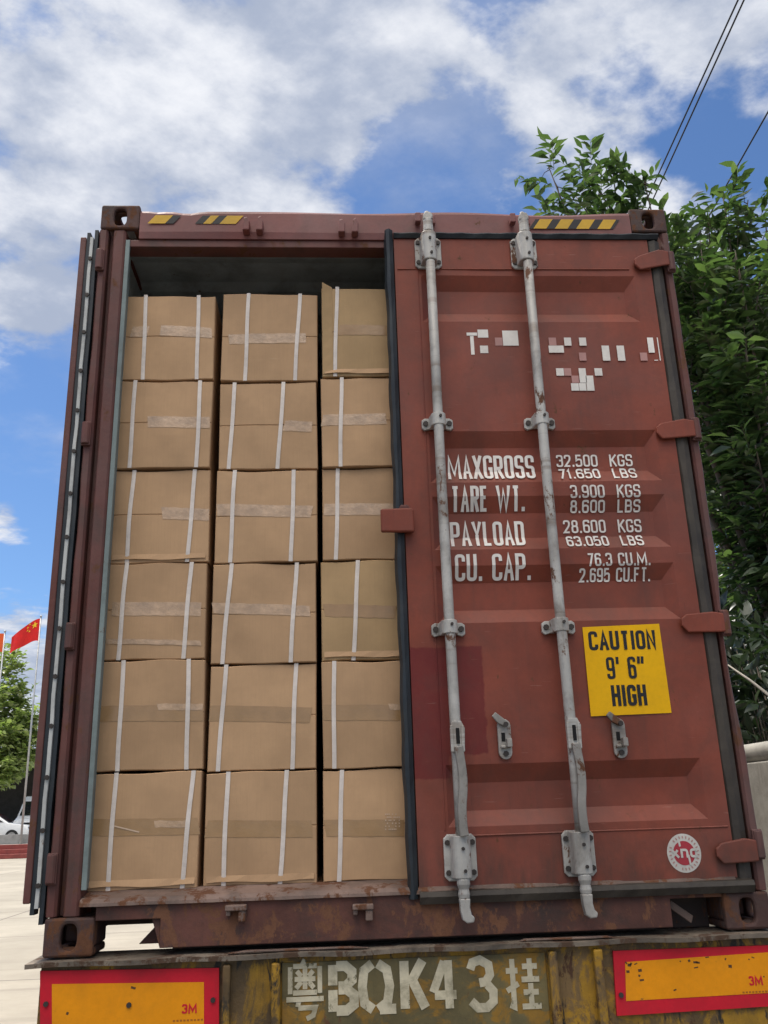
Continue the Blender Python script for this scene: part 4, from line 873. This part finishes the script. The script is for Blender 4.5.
def reflector(quad, inner, tu, tv, sy=YB - .010):
    mb = MB(); P = [atl(u, v, sy) for u, v in quad]
    mb.add([(p.x, sy, p.z) for p in P] + [(p.x, YB - .0004, p.z) for p in P], [(0, 1, 2, 3), (0, 4, 5, 1), (1, 5, 6, 2), (2, 6, 7, 3), (3, 7, 4, 0)], 0)
    Q = [atl(u, v, sy) for u, v in inner]; mb.add([(p.x, sy - .0012, p.z) for p in Q], [(0, 1, 2, 3)], 1)
    a = atl(tu, tv, sy); b = atl(tu + 13, tv + 7, sy)
    shapes_to(mb, text_shapes('3M', a.x, b.x, b.z, a.z, .0055), lambda x, z: sy - .0018, 0)
    for k in range(9): shapes_to(mb, [strip([(a.x - .03 + k * .011, b.z - .022), (a.x - .023 + k * .011, b.z - .022)], .005)], lambda x, z: sy - .0018, 2)
    rv = random.Random(int(tu))
    for k in range(2 if tu < 400 else 22):
        q = Q[0].lerp(Q[1], rv.random() ** (1 if tu < 400 else 2)); zz3 = q.z - rv.uniform(.002, .11) * rv.random() ** (0 if tu < 400 else 1)
        shapes_to(mb, [strip([(q.x, zz3), (q.x + rv.uniform(.003, .016), zz3 + rv.uniform(-.005, .005))], rv.uniform(.003, .009))], lambda x, z: sy - .0016, 3)
    tp('reflector_panel', mb, [m_refr, m_refy, paint('reflector_print', (.42, .13, .01), .4), paint('reflector_chip', (.10, .045, .015), .6)], 0)
for u, v in ((129, 1005), (46, 1004), (213, 1000), (621, 995)):
    q = atl(u, v, YB - .0115); tp('bolt', MB().tube([(q.x, YB - .0116, q.z), (q.x, YB - .0165, q.z)], .008, 10), m_bolt, 0)
reflector([(40, 971), (219, 968), (219, 1060), (40, 1063)], [(52, 984), (204, 982), (204, 1024), (52, 1027)], 183, 1005)
reflector([(613, 951), (806, 944), (808, 1004), (617, 1016)], [(625, 962), (800, 950), (800, 991), (626, 1001)], 749, 977)
# running gear
for x in (.72, 1.66): tp('chassis_beam', MB().box((x, .13, -.05), (x + .06, 11.6, -.023)).box((x + .02, .13, -.36), (x + .04, 11.6, -.0505)).box((x - .02, .13, -.385), (x + .08, 11.6, -.3605)), m_chassis)
for y in (3.0, 6.0, 9.0, 11.5): tp('cross_member', MB().box((.10, y, -.19), (CW - .1, y + .14, -.051)), m_chassis)
tp('bumper_bar', MB().box((.15, -.03, -.83), (CW - .15, .07, -.71)).box((.74, .075, -.80), (.82, .12, -.376)).box((1.62, .075, -.80), (1.70, .12, -.376)), m_trail)
for y in (1.7, 3.05, 4.4):
    tp('axle', MB().tube([(.25, y, -.73), (CW - .25, y, -.73)], .07, 14), m_chassis, 0)
    for x in (.02, 1.86):
        wl = MB()
        for k in (0, .29):
            pr = [(.30, 0), (.47, .0), (.51, .03), (.515, .12), (.51, .22), (.47, .26), (.30, .26)]
            n = 28; vs = [(x + k + a, y + rr_ * math.cos(2 * PI * j / n), -.735 + rr_ * math.sin(2 * PI * j / n)) for rr_, a in pr for j in range(n)]
            wl.add(vs, [(i * n + j, i * n + (j + 1) % n, (i + 1) * n + (j + 1) % n, (i + 1) * n + j) for i in range(6) for j in range(n)])
        w_ = tp('wheel', wl, m_tyre, 0)
        MB().tube([(x + .05, y, -.735), (x + .5, y, -.735)], .302, 24).build('rim', m_rim, w_)

# ---------------------------------------------------------------- wall and pipe on the right
m_conc = paint('grey_render', (.30, .285, .25), .85, dirt=.4, streak=.4, dirtcol=(.13, .115, .095), bump=.3)
WX = 4.2
fw = thing('boundary_wall', 'grey rendered boundary wall with a rounded coping beside the container', 'wall', (WX, 0, 0))
MB().box((0, 1.0, 0), (.22, 40, 1.93)).build('wall_body', m_conc, fw, .01)
MB().tube([(.09, 1.0, 2.005), (.09, 40, 2.005)], .075, 18).build('coping', paint('pale_coping', (.42, .40, .35), .7, dirt=.3), fw, 0, True)
MB().box((-.012, 3.42, .95), (-.0004, 3.47, 1.28)).build('wall_stain', paint('iron_strip', (.03, .028, .025), .7), fw, 0)

# ---------------------------------------------------------------- foliage
def leaf_mat(name, cols, trans=.35):
    m = bpy.data.materials.new(name); m.use_nodes = True; g = NT(m.node_tree); g.n.clear()
    r = g.new('ShaderNodeNewGeometry').outputs['Random Per Island']
    cr = g.new('ShaderNodeValToRGB'); g.put(cr.inputs[0], r)
    el = cr.color_ramp.elements
    el[0].color = c4(cols[0]); el[1].color = c4(cols[-1]); el[0].position = .0; el[1].position = 1
    for i, c in enumerate(cols[1:-1]): e = el.new((i + 1) / (len(cols) - 1)); e.color = c4(c)
    b = g.new('ShaderNodeBsdfPrincipled'); g.put(b.inputs['Base Color'], cr.outputs[0]); b.inputs['Roughness'].default_value = .33; b.inputs['Specular IOR Level'].default_value = .65
    tb = g.new('ShaderNodeBsdfTranslucent'); g.put(tb.inputs[0], g.mix(1.0, cr.outputs[0], c4((1.25, 1.55, .7)), 'MULTIPLY'))
    mx = g.new('ShaderNodeMixShader'); mx.inputs[0].default_value = trans; g.l.new(b.outputs[0], mx.inputs[1]); g.l.new(tb.outputs[0], mx.inputs[2])
    o = g.new('ShaderNodeOutputMaterial'); g.l.new(mx.outputs[0], o.inputs[0]); return m
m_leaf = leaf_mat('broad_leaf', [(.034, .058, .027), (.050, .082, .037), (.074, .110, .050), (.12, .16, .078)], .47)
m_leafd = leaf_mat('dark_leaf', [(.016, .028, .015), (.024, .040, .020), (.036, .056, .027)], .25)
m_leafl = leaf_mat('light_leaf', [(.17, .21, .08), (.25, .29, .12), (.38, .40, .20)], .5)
m_bark = paint('bark', (.13, .105, .08), .9, bump=.6, dirt=.4)
def add_leaves(out, pos, dirs, size, wid, rs):
    """pos, dirs (n,3): base point and pointing direction of each leaf"""
    n = len(pos); d = dirs / np.linalg.norm(dirs, axis=1, keepdims=True)
    up = np.tile(np.array([0, 0, 1.0]), (n, 1)) + rs.normal(0, .45, (n, 3))
    s = np.cross(d, up); s /= np.linalg.norm(s, axis=1, keepdims=True) + 1e-9; nn = np.cross(s, d)
    L = (size * rs.uniform(.5, 1.3, n))[:, None]; W = L * wid * rs.uniform(.8, 1.2, n)[:, None]
    b = pos; c = pos + d * L * .45 - nn * L * .03; t = pos + d * L - nn * L * .16
    l = pos + d * L * .40 + s * W + nn * L * .06; r = pos + d * L * .40 - s * W + nn * L * .06
    l2 = pos + d * L * .72 + s * W * .62 - nn * L * .01; r2 = pos + d * L * .72 - s * W * .62 - nn * L * .01; c2 = pos + d * L * .75 - nn * L * .08
    out.append(np.stack([b, l, c, r, l2, c2, r2, t], 1))
def leaves_obj(name, chunks, mat, parent):
    A = np.concatenate(chunks); n = len(A); v = A.reshape(-1, 3)
    F = np.array([[0, 2, 1, 1], [0, 3, 2, 2], [1, 2, 5, 4], [2, 3, 6, 5], [4, 5, 7, 7], [5, 6, 7, 7]])
    tri = np.array([[0, 2, 1], [0, 3, 2], [1, 2, 4], [2, 5, 4], [2, 3, 5], [3, 6, 5], [4, 5, 7], [5, 6, 7]])
    idx = (np.arange(n)[:, None, None] * 8 + tri[None]).reshape(-1)
    me = bpy.data.meshes.new(name); me.vertices.add(len(v)); me.vertices.foreach_set('co', v.astype(np.float32).ravel())
    me.loops.add(len(idx)); me.loops.foreach_set('vertex_index', idx.astype(np.int32)); k = len(idx) // 3
    me.polygons.add(k); me.polygons.foreach_set('loop_start', np.arange(0, k * 3, 3, dtype=np.int32)); me.polygons.foreach_set('loop_total', np.full(k, 3, np.int32))
    me.update(calc_edges=True); me.materials.append(mat); me.polygons.foreach_set('use_smooth', [True] * k)
    o = bpy.data.objects.new(name, me); C.objects.link(o); o.parent = parent; return o
def tree(name, label, base, hgt, trunk_r, tips, mat, seed, twigs=40, spread=.55, size=.17, wid=.20, per=9, start=.35, group=None, fork=.35):
    rs = np.random.default_rng(seed); t = thing(name, label, 'tree', base, 0, group); base = Vector(base)
    tm = MB(); top = Vector((0, 0, hgt * fork))
    tm.tube([(0, 0, -.05), (.03, .02, hgt * fork * .4), (-.02, .03, hgt * fork * .75), tuple(top)], [trunk_r * 1.25, trunk_r, trunk_r * .9, trunk_r * .75], 12)
    tm.build('trunk', m_bark, t, 0, True)
    br = MB(); ch = []
    for tip in tips:
        q = Vector(tip) - base; s0 = top * rs.uniform(.75, 1.0); L = (q - s0).length
        mid = s0.lerp(q, .5) + Vector((rs.normal(0, .06) * L, rs.normal(0, .06) * L, .10 * L)); pts = []
        for i in range(9):
            f = i / 8; p = s0 * (1 - f) ** 2 + mid * 2 * f * (1 - f) + q * f * f; pts.append(p)
        r0 = trunk_r * .28; br.tube(pts, [r0 * (1 - i / 8) + .006 for i in range(9)], 6)
        for _ in range(twigs):
            f = start + (1 - start) * rs.random() ** .7; i = min(int(f * 8), 7); p = np.array(pts[i].lerp(pts[i + 1], f * 8 - i))
            off = rs.normal(0, 1, 3); off /= np.linalg.norm(off); off[2] = off[2] * .8 + .1; rad = spread * rs.random() ** .6 * (1.15 - .45 * f)
            e = p + off * rad; axis = np.array((q - s0).normalized()) * .5 + off * .8 + np.array([0, 0, .15]); axis /= np.linalg.norm(axis)
            tl = rs.uniform(.20, .42) * size / .17; a = e - axis * tl * .5
            if rs.random() < .6: br.tube([tuple(p), tuple((p + a) / 2 + rs.normal(0, .03, 3)), tuple(a), tuple(a + axis * tl)], [.008, .006, .004, .002], 4, 0, False)
            k = per; ff = (np.arange(k) + .5) / k; ps = a + axis[None] * (tl * ff)[:, None]
            sd_ = np.cross(axis, [0, 0, 1.0]); sd_ /= np.linalg.norm(sd_) + 1e-9; sg = np.where(np.arange(k) % 2 == 0, 1, -1)[:, None]
            dr = axis[None] * .75 + sd_[None] * sg * .9 + rs.normal(0, .28, (k, 3)) + np.array([0, 0, -.28])
            add_leaves(ch, ps, dr, size, wid, rs)
    br.build('branches', m_bark, t, 0, True)
    leaves_obj('crown', ch, mat, t)
    return t
def P(u, v, Y): return tuple(at(u, v, Y))
tips = [P(548, 165, 6.6), P(578, 160, 6.8), P(575, 195, 6.6), P(612, 165, 6.6), P(642, 172, 6.4), P(638, 205, 6.6), P(600, 200, 7.0), P(708, 215, 6.2), P(722, 190, 6.0), P(748, 200, 6.0), P(765, 215, 6.2), P(700, 240, 6.0), P(735, 250, 5.4),
        P(690, 285, 6.4), P(725, 300, 5.6), P(760, 280, 5.4), P(705, 345, 6.6), P(745, 350, 5.4), P(765, 380, 5.6), P(725, 425, 6.2), P(755, 445, 5.6), P(730, 500, 6.6), P(760, 520, 6.0), P(800, 250, 6.0), P(830, 330, 6), P(860, 240, 6.5), P(820, 450, 6.0), P(850, 160, 7), P(800, 180, 7), P(682, 235, 7.5), P(676, 275, 7.5), P(684, 320, 8), P(690, 375, 8), P(700, 440, 8), P(708, 500, 8), P(662, 215, 7.2)]
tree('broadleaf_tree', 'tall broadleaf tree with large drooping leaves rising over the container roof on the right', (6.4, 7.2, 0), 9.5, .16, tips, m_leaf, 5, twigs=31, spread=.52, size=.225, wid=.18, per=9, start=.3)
tips2 = [P(u, v, Y) for u, v, Y in ((700, 260, 10), (740, 240, 10.5), (770, 300, 10), (730, 350, 10), (765, 400, 9.5), (740, 460, 9.5), (770, 520, 9), (735, 560, 9.5), (760, 600, 9), (745, 650, 9), (800, 350, 9.5), (830, 480, 9), (820, 600, 8.5), (790, 680, 8.5), (700, 330, 11), (720, 420, 10.5), (765, 700, 8.5), (725, 610, 10), (750, 690, 9.5), (690, 400, 12), (705, 470, 12), (712, 540, 12), (722, 580, 12), (676, 300, 12.5), (730, 660, 12))]
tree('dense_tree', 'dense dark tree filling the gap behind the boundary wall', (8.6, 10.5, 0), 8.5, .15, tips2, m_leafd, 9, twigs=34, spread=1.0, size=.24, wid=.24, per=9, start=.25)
tips3 = [(x, y, z) for x, y, z in ((6.5, 15, 7.5), (7.5, 15.5, 9), (9, 15, 10), (10.5, 15, 9), (7, 14.5, 5.5), (8.5, 14, 6.5), (10, 14.5, 7), (11.5, 14, 6), (6.6, 15, 3.6), (8, 14, 4), (9.5, 14, 4.5), (11, 13.5, 4), (12.5, 14, 7), (7.4, 14, 2.4), (9, 13.5, 2.6), (10.5, 13, 2.8))]
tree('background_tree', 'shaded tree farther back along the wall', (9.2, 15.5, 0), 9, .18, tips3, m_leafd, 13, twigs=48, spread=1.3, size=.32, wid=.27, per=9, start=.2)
# low shrubs just over the wall
def shrub(name, label, base, r, h, seed, n=260, size=.2, mat=m_leafd):
    rs = np.random.default_rng(seed); t = thing(name, label, 'shrub', base); ch = []; st_ = MB()
    for _ in range(n):
        a = rs.uniform(0, 2 * PI); rr = r * rs.random() ** .5; z = h * (.25 + .75 * rs.random()); e = np.array([rr * math.cos(a), rr * math.sin(a), z])
        ax = e / np.linalg.norm(e) + rs.normal(0, .35, 3); ax /= np.linalg.norm(ax); k = 8
        if rs.random() < .3: st_.tube([(e[0] * .1, e[1] * .1, 0), (e[0] * .6, e[1] * .6, z * .5), tuple(e)], [.015, .01, .004], 5)
        ff = (np.arange(k) + .5) / k; add_leaves(ch, e + ax * (ff * .35)[:, None], ax[None] * .6 + rs.normal(0, .6, (k, 3)), size, .22, rs)
    st_.build('stem', m_bark, t, 0, True); leaves_obj('foliage', ch, mat, t); return t
shrub('shrub', 'dark leafy shrub rising just behind the boundary wall', (5.5, 5.6, 0), .9, 3.3, 21)
shrub('shrub', 'dark shrub farther along the boundary wall', (6.1, 8.2, 0), 1.1, 3.6, 22)
sb_ = thing('bare_branch', 'pale bare cut branch sticking out above the boundary wall', 'branch', (5.2, 4.4, 0))
o = Vector((5.2, 4.4, 0))
mb = MB()
for (a, b) in ((P(728, 665, 4.6), P(775, 700, 4.3)), ):
    mb.tube([tuple(Vector(a) - o), tuple((Vector(a) + Vector(b)) / 2 - o + Vector((0, 0, .01))), tuple(Vector(b) - o), (0.05, 0, 0)], [.006, .012, .018, .022], 8)
mb.build('stem', paint('pale_bark', (.34, .31, .26), .85), sb_, 0, True)

# ---------------------------------------------------------------- overhead cables
m_cable = paint('cable_sheath', (.02, .02, .022), .5, bump=0)
def cable(u0, v0, u1, v1, z, label, rad=.011):
    d0, d1 = ray(u0, v0), ray(u1, v1); a = CAM + d0 * ((z - CAM.z) / d0.z); b = CAM + d1 * ((z - CAM.z) / d1.z); dr = (b - a).normalized()
    A, B = a - dr * 12, b + dr * 22; pts = [A.lerp(B, i / 24) for i in range(25)]
    tag(MB().tube([tuple(p) for p in pts], rad, 8).build('overhead_cable', m_cable, None, 0, True), label, 'cable', 'overhead cables above the trees')
cable(738, 0, 653, 186, 10.5, 'dark overhead cable, left one of the close pair above the container'); cable(744, 0, 660, 184, 10.5, 'dark overhead cable, right one of the close pair above the container'); cable(768, 112, 734, 172, 10.0, 'single dark overhead cable at the right edge above the tree')

# ---------------------------------------------------------------- the far side of the yard
m_steel = paint('pole_steel', (.42, .43, .43), .4, metal=.4)
m_flag = paint('flag_cloth', (.62, .012, .010), .7, var=.1, bump=0); m_star = paint('flag_star', (.80, .52, .02), .7, bump=0)
m_flago = paint('orange_flag_cloth', (.66, .10, .02), .7, var=.1, bump=0)
def flagpole(u, vtop, Y, label):
    p = at(u, vtop, Y); p.z -= .6; t = thing('flag_pole', label, 'flagpole', (p.x, Y, .6), 0, 'flagpoles at the top of the terrace steps')
    MB().tube([(0, 0, 0), (0, 0, p.z)], [.055, .035], 12).build('pole', m_steel, t, 0, True); MB().tube([(0, 0, p.z), (0, 0, p.z + .05), (0, 0, p.z + .1)], [.05, .06, .02], 10).build('finial', m_steel, t, 0, True)
    return p
def flag(p, W, Hh, droop, mat, label, stars):
    nx_, nz = 18, 8
    def S(a, b):
        x = -a * W * .86 - .04; y = .16 * math.sin(a * 7 + b) * a; z = -(1 - b) * Hh * (1 - .25 * a) - droop * a ** 1.3 + .04 * math.sin(a * 8)
        return (x, y, z)
    mb = MB(); vs = [S(i / nx_, j / nz) for j in range(nz + 1) for i in range(nx_ + 1)]
    mb.add(vs, [(j * (nx_ + 1) + i, j * (nx_ + 1) + i + 1, (j + 1) * (nx_ + 1) + i + 1, (j + 1) * (nx_ + 1) + i) for j in range(nz) for i in range(nx_)], 0)
    if stars:
        for (ca, cb_, rs_) in ((.17, .75, .17), (.34, .92, .055), (.40, .82, .055), (.40, .68, .055), (.34, .58, .055)):
            pp = []
            for k in range(10):
                an = PI / 2 + k * PI / 5; rr = rs_ if k % 2 == 0 else rs_ * .4
                q = S(ca + rr * math.cos(an) * Hh / W, cb_ + rr * math.sin(an)); pp.append((q[0], q[1] - .02, q[2]))
            q = S(ca, cb_); pp.append((q[0], q[1] - .02, q[2])); mb.add(pp, [(k, (k + 1) % 10, 10) for k in range(10)], 1)
    o = mb.build('flag', [mat, m_star], None, 0, True); o.location = (p.x, p.y, p.z + .52)
    return tag(o, label, 'flag', None)
p = flagpole(41, 617, 43.3, 'steel flagpole on the left carrying the red flag with yellow stars'); flag(p, 1.62, 1.15, .95, m_flag, 'red flag with yellow stars drooping from the taller flagpole', True)
p = flagpole(5, 632, 43.3, 'steel flagpole at the left edge carrying the orange-red flag'); flag(p, 1.6, .95, .3, m_flago, 'orange-red flag at the left edge of the view', False)
rsx = np.random.default_rng(31)
tl = [P(u, v, Y) for u, v, Y in ((12, 655, 50), (5, 690, 49), (22, 690, 50), (30, 715, 49), (10, 730, 48), (26, 745, 48.5), (2, 760, 48), (18, 765, 48), (33, 752, 49), (-20, 660, 50), (-40, 700, 50), (-20, 740, 49), (-60, 740, 50), (-5, 650, 51), (36, 735, 49.5), (8, 770, 47.5), (24, 710, 49))]
tree('leafy_tree', 'sunlit light green tree behind the flags at the left edge', (-18.2, 50, .6), 10, .22, tl, m_leafl, 41, twigs=70, spread=1.05, size=.36, wid=.30, per=8, start=.45, fork=.28)
# open shed with red fascia
m_shed = paint('shed_wall', (.10, .095, .09), .8); m_fasc = paint('red_fascia', (.40, .03, .03), .5)
sh = thing('open_shed', 'dark open-fronted shed with a red roof edge behind the parked vehicles', 'shed', (-30, 62, .6))
MB().box((-20, 12, 0), (20, 12.3, 5)).box((-20, 0, 0), (-19.7, 11.99, 5)).box((19.7, 0, 0), (20, 11.99, 5)).build('wall', m_shed, sh)
MB().box((-20.5, -.5, 5.01), (20.5, 12.8, 5.3)).build('roof', m_shed, sh); MB().box((-20.5, -.62, 4.5), (20.5, -.505, 5.35)).build('fascia', m_fasc, sh)
for k in range(6): MB().box((-20 + k * 7.9, -.3, 0), (-19.7 + k * 7.9, 0, 5)).build('post', m_shed, sh)
rl = thing('railing', 'grey metal railing in front of the dark shed', 'railing', (-30, 58, .6))
q = MB()
for z in (.55, 1.0): q.tube([(-18, 0, z), (18, 0, z)], .035, 8)
q.build('rail', m_steel, rl, 0, True)
for k in range(13): MB().tube([(-18 + 3 * k, 0, 0), (-18 + 3 * k, 0, 1.05)], .04, 8).build('post', m_steel, rl, 0, True)
lw = tag(MB().box((-40, 43.6, .604), (-3, 43.85, 1.03)).build('low_wall', paint('grey_wall', (.27, .27, .26), .8), None, .01), 'low grey wall above the red steps', 'wall')
# car: hatchback side profile with arched cabin
m_carw = paint('white_car_paint', (.78, .78, .77), .25, var=.02, bump=0, spec=.6); m_glass = paint('car_glass', (.012, .014, .018), .08, bump=0, spec=.8)
def car(loc, rz, label):
    t = thing('parked_car', label, 'car', loc, rz)
    prof = [(-2.1, .30), (2.05, .30), (2.15, .55), (2.08, .80), (1.15, .95), (.45, 1.42), (-.9, 1.47), (-1.75, 1.12), (-2.1, .95), (-2.15, .6)]
    b = MB(); n = len(prof); rows = [(-.86, .92), (-.84, 1.0), (.84, 1.0), (.86, .92)]; vs = []
    for y, s in rows:
        for x, z in prof: k = .82 if z > 1.2 else 1; vs.append((x * (s if z < 1.2 else 1), y * k, z))
    b.add(vs, [(i * n + j, i * n + (j + 1) % n, (i + 1) * n + (j + 1) % n, (i + 1) * n + j) for i in range(3) for j in range(n)] + [tuple(range(n)), tuple(range(3 * n, 4 * n))])
    b.build('body', m_carw, t, .05, True)
    for s in (-1, 1):
        for pl_ in ([(-1.45, 1.02), (-.35, 1.02), (-.35, 1.36), (-.85, 1.38)], [(-.25, 1.02), (.92, 1.0), (.42, 1.33), (-.25, 1.36)]):
            vs = [(x, s * (.862 - .14 * (z - .95) / .5 + .01), z) for x, z in pl_]; vs += [(x, y - s * .03, z) for x, y, z in vs]
            MB().add(vs, [(0, 1, 2, 3), (7, 6, 5, 4)] + [(i, (i + 1) % 4, 4 + (i + 1) % 4, 4 + i) for i in range(4)]).build('window', m_glass, t)
        for x in (-1.3, 1.35):
            w_ = MB().tube([(x, s * .70, .32), (x, s * .88, .32)], .32, 24).build('wheel', m_tyre, t, .03); MB().tube([(x, s * .75, .32), (x, s * .892, .32)], .20, 16).build('rim', m_rim, w_)
        MB().box((2.0, s * .5, .62), (2.13, s * .78, .74)).build('headlight', m_glass, t, .02); MB().box((-2.14, s * .5, .72), (-2.02, s * .78, .86)).build('tail_light', m_logo, t, .02)
    MB().add([(.52, -.62, 1.395), (.52, .62, 1.395), (1.12, .72, .99), (1.12, -.72, .99)], [(0, 1, 2, 3)]).build('windscreen', m_glass, t).location = (.02, 0, .02)
pc_ = at(6, 829, 46); car((pc_.x - 1.0, 46.2, .604), math.radians(8), 'white car parked on the terrace behind the low grey wall')
pv = at(28, 825, 50)
vn = thing('parked_van', 'white high-roofed van parked beside the flagpole', 'van', (pv.x + .75, 50.5, .604), math.radians(-90))
prof = [(-2.4, .35), (2.3, .35), (2.4, .6), (2.35, 1.0), (1.75, 1.25), (1.2, 2.1), (.9, 2.3), (-2.35, 2.35), (-2.42, 2.2)]
b = MB(); n = len(prof); vs = []
for y, s in ((-.98, 1), (-.9, 1), (.9, 1), (.98, 1)):
    for x, z in prof: vs.append((x, y * (.9 if z > 1.5 else 1), z - (.05 if abs(y) > .95 and z > 2 else 0)))
b.add(vs, [(i * n + j, i * n + (j + 1) % n, (i + 1) * n + (j + 1) % n, (i + 1) * n + j) for i in range(3) for j in range(n)] + [tuple(range(n)), tuple(range(3 * n, 4 * n))]); b.build('body', m_carw, vn, .06)
MB().add([(1.27, -.74, 2.02), (1.27, .74, 2.02), (1.74, .84, 1.30), (1.74, -.84, 1.30)], [(0, 1, 2, 3)]).build('windscreen', m_glass, vn).location = (.03, 0, .015)
for s in (-1, 1):
    MB().box((2.28, s * .55, .72), (2.42, s * .86, .92)).build('headlight', m_glass, vn, .02); MB().box((.2, s * .885, 1.35), (1.3, s * .935, 1.95)).build('window', m_glass, vn)
    for x in (-1.5, 1.6): w_ = MB().tube([(x, s * .80, .35), (x, s * 1.0, .35)], .35, 24).build('wheel', m_tyre, vn, .03); MB().tube([(x, s * .85, .35), (x, s * 1.012, .35)], .2, 16).build('rim', m_rim, w_)
MB().box((2.36, -.5, .60), (2.43, .5, .95)).build('grille', m_tyre, vn, .01)
